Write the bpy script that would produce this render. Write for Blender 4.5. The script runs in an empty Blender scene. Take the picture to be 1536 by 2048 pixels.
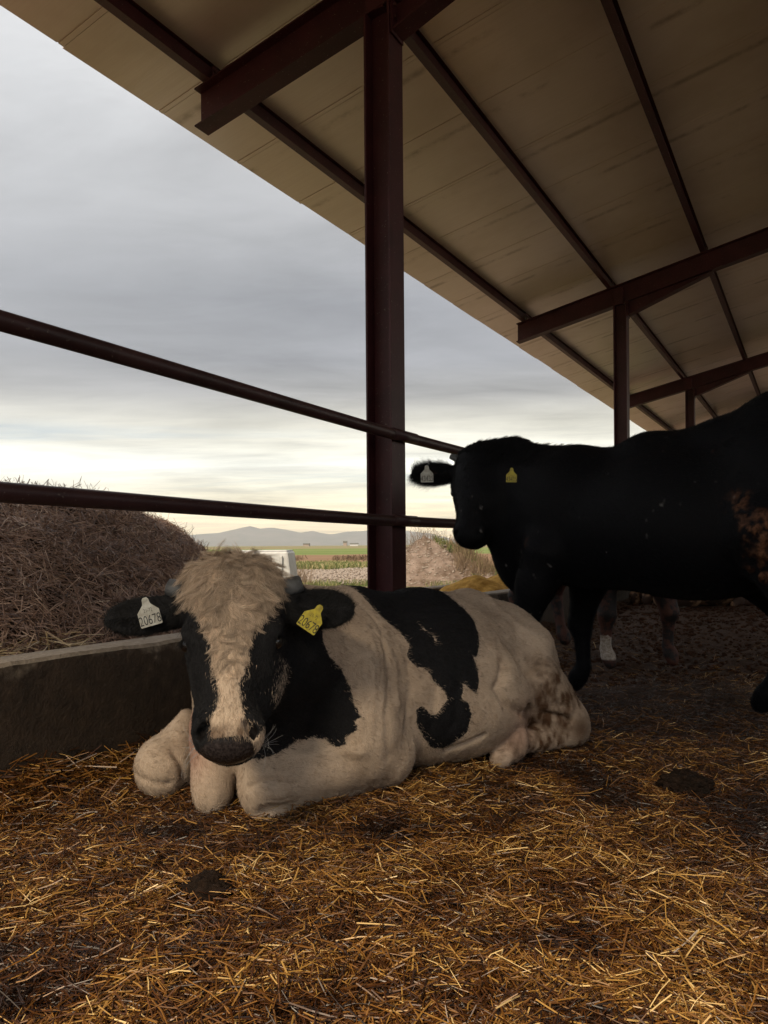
import bpy, math, numpy as np
from mathutils import Vector, Matrix
rng = np.random.default_rng(7)
S = bpy.context.scene
COL = S.collection
TH = math.radians(29.25)
CT, ST = math.cos(TH), math.sin(TH)

# ------------------------------------------------------------------ helpers
def B(x, y, z=0.0):
    """shed coordinates (x across, y along the shed) -> world"""
    return (x*CT + y*ST, -x*ST + y*CT, z)

def tag(o, label=None, cat=None, group=None, kind=None):
    if label: o['label'] = label
    if cat: o['category'] = cat
    if group: o['group'] = group
    if kind: o['kind'] = kind
    return o

def link(o, parent=None):
    COL.objects.link(o)
    if parent is not None: o.parent = parent
    return o

def empty(name, loc=(0, 0, 0)):
    o = bpy.data.objects.new(name, None); o.location = loc
    o.empty_display_size = .1
    return link(o)

def mesh_np(name, V, F, mat=None, parent=None, smooth=False, attrs=None):
    """V (n,3), F (m,k) constant k"""
    V = np.asarray(V, np.float32); F = np.asarray(F, np.int32)
    me = bpy.data.meshes.new(name)
    n, m, k = len(V), len(F), F.shape[1]
    me.vertices.add(n); me.vertices.foreach_set('co', V.ravel())
    me.loops.add(m*k); me.loops.foreach_set('vertex_index', F.ravel())
    me.polygons.add(m)
    me.polygons.foreach_set('loop_start', np.arange(0, m*k, k, dtype=np.int32))
    me.polygons.foreach_set('loop_total', np.full(m, k, np.int32))
    me.polygons.foreach_set('use_smooth', np.full(m, smooth, bool))
    if attrs:
        for an, av in attrs.items():
            a = me.attributes.new(an, 'FLOAT', 'POINT')
            a.data.foreach_set('value', np.asarray(av, np.float32))
    me.update(calc_edges=True)
    if mat: me.materials.append(mat)
    return link(bpy.data.objects.new(name, me), parent)

class MB:
    def __init__(s): s.v = []; s.f = []
    def add(s, vs, fs):
        o = len(s.v); s.v += [tuple(v) for v in vs]; s.f += [[i+o for i in f] for f in fs]
    def box(s, x0, x1, y0, y1, z0, z1, T=B):
        s.hexa([(x0,y0,z0),(x1,y0,z0),(x1,y1,z0),(x0,y1,z0),(x0,y0,z1),(x1,y0,z1),(x1,y1,z1),(x0,y1,z1)], T)
    def hexa(s, p, T=B):
        s.add([T(*q) for q in p], [(0,3,2,1),(4,5,6,7),(0,1,5,4),(1,2,6,5),(2,3,7,6),(3,0,4,7)])
    def prism(s, prof, p0, p1, ax, up):
        """extrude 2-D profile [(a,b)] from p0 to p1 with axes ax, up"""
        p0, p1, ax, up = map(Vector, (p0, p1, ax, up)); n = len(prof)
        vs = [p0+ax*a+up*b for a, b in prof]+[p1+ax*a+up*b for a, b in prof]
        fs = [(i, (i+1) % n, n+(i+1) % n, n+i) for i in range(n)]+[tuple(range(n))[::-1], tuple(range(n, 2*n))]
        s.add(vs, fs)
    def tube(s, pts, r, n=16, r2=None):
        pts = [Vector(p) for p in pts]; o = len(s.v)
        for i, p in enumerate(pts):
            d = (pts[min(i+1, len(pts)-1)]-pts[max(i-1, 0)]).normalized()
            a = d.cross(Vector((0, 0, 1)))
            if a.length < 1e-3: a = Vector((1, 0, 0))
            a.normalize(); b = a.cross(d)
            rr = r if r2 is None else r+(r2-r)*i/(len(pts)-1)
            for j in range(n):
                t = 2*math.pi*j/n
                s.v.append(tuple(p+(a*math.cos(t)+b*math.sin(t))*rr))
        for i in range(len(pts)-1):
            for j in range(n):
                s.f.append([o+i*n+j, o+i*n+(j+1) % n, o+(i+1)*n+(j+1) % n, o+(i+1)*n+j])
        s.f.append([o+j for j in range(n)][::-1]); s.f.append([o+(len(pts)-1)*n+j for j in range(n)])
    def build(s, name, mat, parent=None, smooth=False, bevel=0):
        me = bpy.data.meshes.new(name); me.from_pydata(s.v, [], s.f); me.update()
        me.materials.append(mat)
        if smooth:
            me.polygons.foreach_set('use_smooth', [True]*len(me.polygons))
        o = link(bpy.data.objects.new(name, me), parent)
        if bevel:
            m = o.modifiers.new('bevel', 'BEVEL'); m.width = bevel; m.segments = 2; m.limit_method = 'ANGLE'
        return o

# value noise in numpy -------------------------------------------------------
_P = np.random.default_rng(3).random((64, 64, 64)).astype(np.float32)
def vnoise(p):
    p = np.asarray(p, np.float32); i = np.floor(p).astype(int); f = p-i; f = f*f*(3-2*f); i &= 63; j = (i+1) & 63
    g = lambda a, b, c: _P[a, b, c]
    x0, y0, z0 = i.T; x1, y1, z1 = j.T; fx, fy, fz = f.T
    return ((g(x0,y0,z0)*(1-fx)+g(x1,y0,z0)*fx)*(1-fy)+(g(x0,y1,z0)*(1-fx)+g(x1,y1,z0)*fx)*fy)*(1-fz) + \
           ((g(x0,y0,z1)*(1-fx)+g(x1,y0,z1)*fx)*(1-fy)+(g(x0,y1,z1)*(1-fx)+g(x1,y1,z1)*fx)*fy)*fz
def fbm(p, o=4):
    p = np.asarray(p, np.float32); s = 0; a = .5
    for k in range(o): s = s+a*(vnoise(p*2**k+k*7.3)-.5)*2; a *= .5
    return s
def n2(x, y, sc, o=4, z=0.):
    x = np.asarray(x, np.float32).ravel(); y = np.asarray(y, np.float32).ravel()
    return fbm(np.stack([x*sc+40, y*sc+40, np.full_like(x, z)], 1), o)

# ------------------------------------------------------------------ materials
def mat(name):
    m = bpy.data.materials.new(name); m.use_nodes = True; nt = m.node_tree
    for n in list(nt.nodes): nt.nodes.remove(n)
    out = nt.nodes.new('ShaderNodeOutputMaterial'); b = nt.nodes.new('ShaderNodeBsdfPrincipled')
    nt.links.new(b.outputs[0], out.inputs[0])
    return m, nt, b
def N(nt, t, **kw):
    n = nt.nodes.new('ShaderNode'+t)
    for k, v in kw.items():
        if k in n.inputs.keys() if hasattr(n.inputs, 'keys') else False: n.inputs[k].default_value = v
        else: setattr(n, k, v)
    return n
def noise(nt, sc, det=5, rough=.6, vec=None, dist=0):
    n = N(nt, 'TexNoise'); n.inputs['Scale'].default_value = sc; n.inputs['Detail'].default_value = det
    n.inputs['Roughness'].default_value = rough; n.inputs['Distortion'].default_value = dist
    if vec is not None: nt.links.new(vec, n.inputs['Vector'])
    return n.outputs['Fac']
def ramp(nt, fac, stops):
    r = N(nt, 'ValToRGB'); e = r.color_ramp.elements
    while len(e) < len(stops): e.new(.5)
    for i, (p, c) in enumerate(stops):
        e[i].position = p; e[i].color = (*c, 1) if len(c) == 3 else c
    nt.links.new(fac, r.inputs[0]); return r.outputs[0]
def mix(nt, f, a, b, mode='MIX'):
    m = N(nt, 'MixRGB'); m.blend_type = mode
    for i, v in ((0, f), (1, a), (2, b)):
        if isinstance(v, (int, float)): m.inputs[i].default_value = v if i == 0 else (v, v, v, 1)
        elif isinstance(v, tuple): m.inputs[i].default_value = (*v, 1)
        else: nt.links.new(v, m.inputs[i])
    return m.outputs[0]
def math_(nt, op, a, b=0., c=None, clamp=False):
    m = N(nt, 'Math'); m.operation = op; m.use_clamp = clamp
    for i, v in enumerate((a, b) if c is None else (a, b, c)):
        if isinstance(v, (int, float)): m.inputs[i].default_value = v
        else: nt.links.new(v, m.inputs[i])
    return m.outputs[0]
def mrange(nt, v, a, b, c=0., d=1., smooth=True):
    m = N(nt, 'MapRange'); m.interpolation_type = 'SMOOTHSTEP' if smooth else 'LINEAR'
    nt.links.new(v, m.inputs[0])
    for i, q in enumerate((a, b, c, d)): m.inputs[i+1].default_value = q
    return m.outputs[0]
def bump(nt, b, h, strength=.5, dist=.01):
    n = N(nt, 'Bump'); n.inputs['Strength'].default_value = strength; n.inputs['Distance'].default_value = dist
    nt.links.new(h, n.inputs['Height']); nt.links.new(n.outputs[0], b.inputs['Normal'])
def setc(nt, b, c): nt.links.new(c, b.inputs['Base Color'])
def objco(nt): return N(nt, 'TexCoord').outputs['Object']
def attr(nt, name, kind='Fac'):
    a = N(nt, 'Attribute'); a.attribute_name = name; return a.outputs[kind]
def mapping(nt, vec, rot=(0,0,0), scale=(1,1,1)):
    m = N(nt, 'Mapping'); m.inputs['Rotation'].default_value = rot; m.inputs['Scale'].default_value = scale
    nt.links.new(vec, m.inputs[0]); return m.outputs[0]

M = {}
def steel(name, c, rough=.5):
    m, nt, b = mat(name); co = objco(nt)
    f = noise(nt, 3, 6, .65, co); g = noise(nt, 60, 3, .6, co)
    col = mix(nt, mrange(nt, f, .35, .7), c, tuple(v*.62 for v in c))
    col = mix(nt, mrange(nt, g, .645, .72), col, (.16, .12, .10))
    setc(nt, b, col); b.inputs['Roughness'].default_value = rough
    b.inputs['Specular IOR Level'].default_value = .35
    bump(nt, b, g, .15, .002); return m
M['steel'] = steel('red_oxide_paint', (.062, .0135, .017))
M['rail'] = steel('rail_paint', (.060, .026, .026), .45)

m, nt, b = mat('roof_sheet'); co = mapping(nt, objco(nt), rot=(0, 0, TH))
fine = noise(nt, 1.0, 6, .7, mapping(nt, co, scale=(1.5, 60, 1)))
blot = noise(nt, .8, 4, .6, co)
c = ramp(nt, fine, [(.25, (.82, .70, .635)), (.55, (.88, .765, .695)), (.8, (.91, .81, .75))])
c = mix(nt, mrange(nt, blot, .4, .75), c, (.74, .62, .53))
dr = noise(nt, 1.0, 5, .75, mapping(nt, co, scale=(3, 14, 1)))
c = mix(nt, mrange(nt, dr, .66, .80, 0, .4), c, (.26, .18, .12))
sx = N(nt, 'SeparateXYZ'); nt.links.new(co, sx.inputs[0]); fr = math_(nt, 'FRACT', math_(nt, 'ADD', sx.outputs[1], .04))
jt = math_(nt, 'MULTIPLY', mrange(nt, math_(nt, 'ABSOLUTE', math_(nt, 'SUBTRACT', fr, .5)), .43, .5), mrange(nt, noise(nt, 1.7, 5, .7, co), .42, .62, 0, .6))
c = mix(nt, jt, c, (.25, .16, .10))
setc(nt, b, c); b.inputs['Roughness'].default_value = .30; b.inputs['Metallic'].default_value = .25; b.inputs['Specular IOR Level'].default_value = .8
bump(nt, b, noise(nt, 1.0, 4, .6, mapping(nt, co, scale=(.9, 5, 1))), .2, .02); M['roof'] = m

m, nt, b = mat('concrete'); co = objco(nt)
big = noise(nt, 2.2, 6, .65, co); sm = noise(nt, 45, 5, .7, co)
c = ramp(nt, sm, [(.3, (.27, .22, .165)), (.7, (.44, .37, .295))])
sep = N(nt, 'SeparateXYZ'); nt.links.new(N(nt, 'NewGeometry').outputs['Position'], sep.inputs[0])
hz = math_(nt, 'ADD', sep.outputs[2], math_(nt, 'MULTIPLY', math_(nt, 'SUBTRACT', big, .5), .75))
dirt_shade = mrange(nt, hz, .475, .37)
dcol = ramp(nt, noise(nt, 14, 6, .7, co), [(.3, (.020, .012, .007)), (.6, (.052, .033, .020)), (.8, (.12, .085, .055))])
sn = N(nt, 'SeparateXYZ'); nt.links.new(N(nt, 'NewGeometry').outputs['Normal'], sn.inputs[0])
dirt_shade = math_(nt, 'MULTIPLY', dirt_shade, mrange(nt, sn.outputs[2], .75, .45)); c = mix(nt, mrange(nt, sn.outputs[2], .6, .9), mix(nt, .45, c, (.10, .08, .055)), c)  # besides dirt, faces are darkened and the top kept pale as if lit
c = mix(nt, math_(nt, 'MULTIPLY', dirt_shade, .95), c, dcol)
setc(nt, b, c); b.inputs['Roughness'].default_value = .85
bump(nt, b, math_(nt, 'ADD', sm, noise(nt, 18, 6, .7, co)), .7, .012); M['concrete'] = m

def straw_mat(name, stops, rough=.38):
    m, nt, b = mat(name); a = attr(nt, 'tone')
    c = ramp(nt, a, stops)
    setc(nt, b, c); b.inputs['Roughness'].default_value = rough; b.inputs['Specular IOR Level'].default_value = .45
    return m
M['straw'] = straw_mat('bedding_straw', [(0, (.016, .006, .002)), (.35, (.085, .029, .006)), (.60, (.25, .112, .024)), (.84, (.50, .285, .070)), (1, (.84, .60, .27))])
M['heap'] = straw_mat('heap_straw', [(0, (.09, .050, .036)), (.4, (.33, .205, .145)), (.75, (.58, .39, .275)), (1, (.80, .65, .48))], .5)
M['sunstraw'] = straw_mat('sunlit_straw', [(0, (.3, .2, .09)), (1, (.62, .47, .26))], .45)  # paler straw, sunlight on the wall top put into its colour

m, nt, b = mat('trodden_litter'); co = objco(nt)
c = ramp(nt, noise(nt, 30, 8, .75, co), [(.25, (.014, .006, .003)), (.5, (.060, .028, .013)), (.75, (.14, .070, .030))])
setc(nt, b, c); b.inputs['Roughness'].default_value = .75
bump(nt, b, noise(nt, 70, 6, .75, co), 1, .02); M['litter'] = m

def simple(name, c, rough=.6, spec=.4, bsc=None, c2=None, nsc=8):
    m, nt, b = mat(name); co = objco(nt)
    c2 = c2 or tuple(v*.7 for v in c)
    setc(nt, b, ramp(nt, noise(nt, nsc, 6, .65, co), [(.35, c2), (.65, c)]))
    b.inputs['Roughness'].default_value = rough; b.inputs['Specular IOR Level'].default_value = spec
    if bsc: bump(nt, b, noise(nt, bsc, 5, .7, co), .6, .01)
    return m
M['dung'] = simple('dung', (.022, .012, .007), .8, .15, 90, (.006, .0035, .002), 40)
M['horn'] = simple('horn', (.10, .105, .11), .5, .4, 40, (.045, .045, .045), 20)
M['eye'] = simple('eyeball', (.008, .006, .006), .04, .8)
M['tagw'] = simple('white_tag', (.50, .51, .47), .4, .4, None, (.30, .29, .25), 60); M['tagy'] = simple('yellow_tag', (.55, .46, .03), .4, .4, None, (.30, .24, .03), 60)
M['ink'] = simple('tag_ink', (.015, .015, .02), .6)
M['meal'] = simple('yellow_meal', (.70, .42, .11), .9, .1, 50, (.38, .19, .04), 12)
M['soil'] = simple('mound_soil', (.24, .185, .155), .95, .1, 8, (.11, .078, .058), 4)
M['plastic'] = simple('white_plastic', (.50, .51, .52), .45)
M['grass'] = straw_mat('grass_blades', [(0, (.045, .065, .018)), (.5, (.10, .135, .035)), (.8, (.24, .21, .09)), (1, (.38, .31, .17))], .7)
M['weed'] = straw_mat('dry_weed', [(0, (.12, .08, .05)), (1, (.30, .22, .14))], .8)
M['hoof'] = simple('hoof', (.05, .035, .025), .5)
M['whisker'] = simple('whisker', (.45, .42, .4), .4)
M['mountain'] = simple('mountain_rock', (.16, .15, .13), 1, .0, None, (.10, .11, .09), .004)
M['stone'] = simple('field_stone', (.30, .255, .22), .95, .1, 20, (.25, .21, .18), 5)

# ------------------------------------------------------------------ straws
def straws(name, P, D, Nn, L, W, tone, m, parent=None, segs=2, bend=.12):
    """V-section straws: centre P, direction D, normal Nn"""
    n = len(P); Sd = np.cross(D, Nn); Sd /= np.linalg.norm(Sd, axis=1)[:, None]+1e-9
    Nn = np.cross(Sd, D)
    t = np.linspace(-.5, .5, segs+1); bn = rng.normal(0, bend, (n, 1)); bs = rng.normal(0, bend, (n, 1))
    rows = []
    for tt in t:
        c = P+D*(L*tt)[:, None]+Nn*(bn*L[:, None]*(.25-tt*tt)*1.5)+Sd*(bs*L[:, None]*(.25-tt*tt)*1.5)
        rows.append(np.stack([c-Sd*W[:, None]*.5, c+Nn*W[:, None]*.45, c+Sd*W[:, None]*.5], 1))
    V = np.stack(rows, 1)            # n, segs+1, 3, 3
    k = (segs+1)*3; V = V.reshape(n*k, 3)
    f = []
    for s in range(segs):
        for j in range(3):
            a, b_ = s*3+j, s*3+(j+1) % 3
            f.append([a, b_, b_+3, a+3])
    F = (np.array(f)[None]+np.arange(n)[:, None, None]*k).reshape(-1, 4)
    return mesh_np(name, V, F, m, parent, attrs={'tone': np.repeat(tone, k)})

def floor_h(x, y):
    x = np.asarray(x, float); y = np.asarray(y, float); sh = x.shape; xr, yr = x.ravel(), y.ravel()
    bx = xr*CT-yr*ST
    h = .035*n2(xr, yr, 1.1)+.03*n2(xr, yr, 4., 4, 3.)
    h += .022*np.clip(n2(xr, yr, 8.5, 2, 31.)-.1, -.6, .3)
    h += .10*np.exp(-np.clip(bx+2.39, 0, 9)/.22)*(.6+.7*n2(xr, yr, 2., 3, 9.))
    far = np.clip((yr-4.2)/1.5, 0, 1)*np.clip((bx+2.2)/.4, 0, 1)
    h += far*.05*n2(xr, yr, 9., 4, 5.)
    return (h-.012).reshape(sh)

# ------------------------------------------------------------------ implicit surface mesher
def frame(d, up=(0, 0, 1)):
    d = np.array(d, float); d /= np.linalg.norm(d); up = np.array(up, float)
    s = np.cross(up, d); s /= np.linalg.norm(s); u = np.cross(d, s)
    return np.stack([d, s, u])          # rows = local axes
I3 = np.eye(3)
class SDF:
    def __init__(s, lo, hi, h):
        s.lo = np.array(lo, np.float32); s.h = h
        s.n = np.ceil((np.array(hi)-s.lo)/h).astype(int)+1
        s.D = np.full(s.n, 1., np.float32)
        s.ax = [s.lo[i]+h*np.arange(s.n[i], dtype=np.float32) for i in range(3)]
    def _box(s, lo, hi):
        a = np.clip(np.floor((lo-s.lo)/s.h).astype(int), 0, s.n); b_ = np.clip(np.ceil((hi-s.lo)/s.h).astype(int)+1, 0, s.n)
        sl = tuple(slice(a[i], b_[i]) for i in range(3))
        X = np.meshgrid(*[s.ax[i][sl[i]] for i in range(3)], indexing='ij')
        return sl, np.stack(X, -1)
    def _comb(s, sl, d, k, mode):
        o = s.D[sl]
        if mode == 'sub':
            h = np.clip(.5-.5*(o+d)/k, 0, 1); s.D[sl] = o*(1-h)+(-d)*h+k*h*(1-h)
        else:
            h = np.clip(.5+.5*(d-o)/k, 0, 1); s.D[sl] = d*(1-h)+o*h-k*h*(1-h)
    def ell(s, c, r, R=I3, k=.04, mode='add'):
        c = np.array(c, np.float32); r = np.array(r, np.float32); R = np.array(R, np.float32)
        e = np.sqrt(((R*r[:, None])**2).sum(0))+k*1.2+2*s.h
        sl, X = s._box(c-e, c+e)
        if X.size == 0: return
        q = (X-c)@R.T; k0 = np.sqrt(((q/r)**2).sum(-1)); k1 = np.sqrt(((q/r**2)**2).sum(-1))+1e-9
        s._comb(sl, k0*(k0-1)/k1, k, mode)
    def cone(s, a, b, ra, rb, k=.04, mode='add'):
        a = np.array(a, np.float32); b = np.array(b, np.float32)
        e = max(ra, rb)+k*1.2+2*s.h
        sl, X = s._box(np.minimum(a, b)-e, np.maximum(a, b)+e)
        if X.size == 0: return
        ba = b-a; t = np.clip(((X-a)@ba)/(ba@ba), 0, 1)
        d = np.linalg.norm(X-a-t[..., None]*ba, axis=-1)-(ra+(rb-ra)*t)
        s._comb(sl, d, k, mode)
    def chain(s, pts, rs, k=.04):
        for i in range(len(pts)-1): s.cone(pts[i], pts[i+1], rs[i], rs[i+1], k)
    def mesh(s):
        D = s.D; ins = D < 0; n = s.n
        c = np.zeros(n-1, np.int8)
        for dx in (0, 1):
            for dy in (0, 1):
                for dz in (0, 1):
                    c += ins[dx:n[0]-1+dx, dy:n[1]-1+dy, dz:n[2]-1+dz]
        act = (c > 0) & (c < 8); idx = np.argwhere(act)
        cid = np.full(n-1, -1, np.int64); cid[act] = np.arange(len(idx))
        acc = np.zeros((len(idx), 3)); cnt = np.zeros(len(idx))
        cor = [(a, b_, c_) for a in (0, 1) for b_ in (0, 1) for c_ in (0, 1)]
        for i in range(8):
            for j in range(i+1, 8):
                df = np.array(cor[j])-np.array(cor[i])
                if np.abs(df).sum() != 1: continue
                p0 = idx+cor[i]; p1 = idx+cor[j]
                v0 = D[tuple(p0.T)]; v1 = D[tuple(p1.T)]; mk = (v0 < 0) != (v1 < 0)
                t = np.where(mk, v0/np.where(mk, v0-v1, 1), 0)
                acc[mk] += np.array(cor[i])+t[mk, None]*df; cnt[mk] += 1
        V = s.lo+s.h*(idx+acc/cnt[:, None])
        Q = []
        for ax in range(3):
            sl0 = [slice(None)]*3; sl1 = [slice(None)]*3; sl0[ax] = slice(0, -1); sl1[ax] = slice(1, None)
            e = ins[tuple(sl0)] != ins[tuple(sl1)]; p = np.argwhere(e)
            o1, o2 = (ax+1) % 3, (ax+2) % 3
            ok = (p[:, o1] > 0) & (p[:, o2] > 0) & (p[:, o1] < n[o1]-1) & (p[:, o2] < n[o2]-1); p = p[ok]
            q = []
            for (a, b_) in ((-1, -1), (0, -1), (0, 0), (-1, 0)):
                r = p.copy(); r[:, o1] += a; r[:, o2] += b_; q.append(cid[tuple(r.T)])
            q = np.stack(q, 1); flip = ~ins[tuple(p.T)]
            q[flip] = q[flip][:, ::-1]; Q.append(q)
        return V, np.concatenate(Q)

def vnormals(V, F):
    n = np.cross(V[F[:, 2]]-V[F[:, 0]], V[F[:, 3]]-V[F[:, 1]]); out = np.zeros_like(V)
    for j in range(4):
        for c in range(3): out[:, c] += np.bincount(F[:, j], n[:, c], len(V))
    return out/(np.linalg.norm(out, axis=1)[:, None]+1e-12)

def smooth_mesh(V, F, it=2, lam=.5):
    for _ in range(it):
        acc = np.zeros_like(V); cnt = np.bincount(F.ravel(), minlength=len(V)).astype(float)*2
        for j in range(4):
            for o in (1, 3):
                for c in range(3): acc[:, c] += np.bincount(F[:, j], V[F[:, (j+o) % 4], c], len(V))
        V = V+(acc/cnt[:, None]-V)*lam
    return V

def polysd(p, poly):
    """signed distance to polygon, negative inside"""
    poly = np.array(poly, float); d = np.full(len(p), 1e9); ins = np.zeros(len(p), bool)
    for i in range(len(poly)):
        a, b_ = poly[i], poly[(i+1) % len(poly)]; e = b_-a; w = p-a
        t = np.clip((w@e)/(e@e+1e-12), 0, 1); d = np.minimum(d, np.linalg.norm(w-t[:, None]*e, axis=1))
        c = (a[1] <= p[:, 1]) != (b_[1] <= p[:, 1])
        xx = a[0]+(p[:, 1]-a[1])/(e[1] if e[1] != 0 else 1e-9)*e[0]
        ins ^= c & (p[:, 0] < xx)
    return np.where(ins, -d, d)

class Head:
    """local head frame: l down the face from the poll, s towards the viewer's right, f out of the forehead"""
    def __init__(s, P, Mz, F, sc=1.):
        s.P = np.array(P, float); L = np.array(Mz, float)-s.P; s.len = np.linalg.norm(L); s.L = L/s.len
        F = np.array(F, float); F -= s.L*(F@s.L); s.F = F/np.linalg.norm(F)
        s.S = np.cross(s.F, s.L)
        s.S *= 1 if s.S[0] > 0 else -1
        s.R = np.stack([s.L, s.S, s.F]); s.sc = sc
    def p(s, l, q, f): return s.P+(s.L*l+s.S*q+s.F*f)*s.sc
    def loc(s, X): return ((X-s.P)@s.R.T)/s.sc
    def build(s, g, ears, k=.035):
        c = s.sc; R = s.R
        E = lambda ctr, r, kk=k, mode='add', RR=R: g.ell(s.p(*ctr), np.array(r)*c, RR, kk*c, mode)
        C = lambda a, b, ra, rb, kk=k: g.cone(s.p(*a), s.p(*b), ra*c, rb*c, kk*c)
        E((.085, 0, -.085), (.105, .122, .085), .04)            # cranium
        E((.03, 0, -.09), (.05, .12, .07), .05)                 # poll ridge
        E((.17, 0, -.078), (.12, .108, .062), .05)              # forehead
        C((.16, 0, -.09), (.42, 0, -.062), .085, .052, .04)     # bridge
        for q in (-1, 1):
            E((.200, .100*q, -.072), (.045, .032, .040), .03)   # brow
            E((.235, .075*q, -.10), (.09, .035, .045), .03)     # zygomatic
            E((.22, .068*q, -.175), (.13, .045, .085), .05)     # cheek
            C((.27, .050*q, -.20), (.43, .03*q, -.12), .050, .042, .05)
        E((.30, 0, -.13), (.17, .062, .07), .05)
        E((.455, 0, -.072), (.070, .084, .062), .035)           # muzzle
        E((.478, 0, -.055), (.048, .070, .052), .03)            # nose pad
        E((.475, 0, -.125), (.045, .060, .035), .03)            # lower lip / chin
        for q in (-1, 1):
            E((.452, .058*q, -.040), (.030, .026, .030), .018)  # nostril wing
            RR = np.stack([(R[0]*.8+R[1]*.6*q), (R[1]*.8-R[0]*.6*q), R[2]])
            E((.464, .056*q, -.016), (.027, .0135, .028), .008, 'sub', RR)
            E((.222, .121*q, -.072), (.025, .016, .018), .012, 'sub')   # eye socket
        for (q, tip, drop, wid, rotf) in ears:
            a = s.p(.095, .105*q, -.125); b_ = s.p(.095+drop, tip, -.10)
            d = b_-a; Ln = np.linalg.norm(d); d /= Ln
            nrm = s.F-d*(s.F@d); nrm /= np.linalg.norm(nrm)
            w = np.cross(d, nrm)
            nrm = nrm*math.cos(rotf)+w*math.sin(rotf); w = np.cross(d, nrm)
            RR = np.stack([d, w, nrm])
            g.cone(a-d*.02, a+d*Ln*.35, .042*c, .036*c, .03*c)
            g.ell(a+d*Ln*.60, (Ln*.46, wid, .020*c), RR, .03*c)
            g.ell(a+d*Ln*.64+nrm*.024*c, (Ln*.34, wid*.74, .020*c), RR, .014*c, 'sub')
            s.ear = getattr(s, 'ear', {}); s.ear[q] = (a, d, w, nrm, Ln)

HAZE = 8e-5; SUNAZ = 200; BACK = 1.2; SKYS = 1.2; SUNS = 4.2; EXPO = 0.27

# ------------------------------------------------------------------ camera
cam = bpy.data.cameras.new('camera'); camo = link(bpy.data.objects.new('camera', cam)); S.camera = camo
cam.sensor_fit = 'VERTICAL'; cam.sensor_height = 36; cam.lens = 36*1539/2048
cam.clip_start = .05; cam.clip_end = 30000
cam.shift_y = 66/2048; _p = 0.; _r = math.radians(.42)
camo.matrix_world = Matrix.Translation((0, 0, .85)) @ Matrix.Rotation(math.pi/2+_p, 4, 'X') @ Matrix.Rotation(-_r, 4, 'Z')

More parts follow.
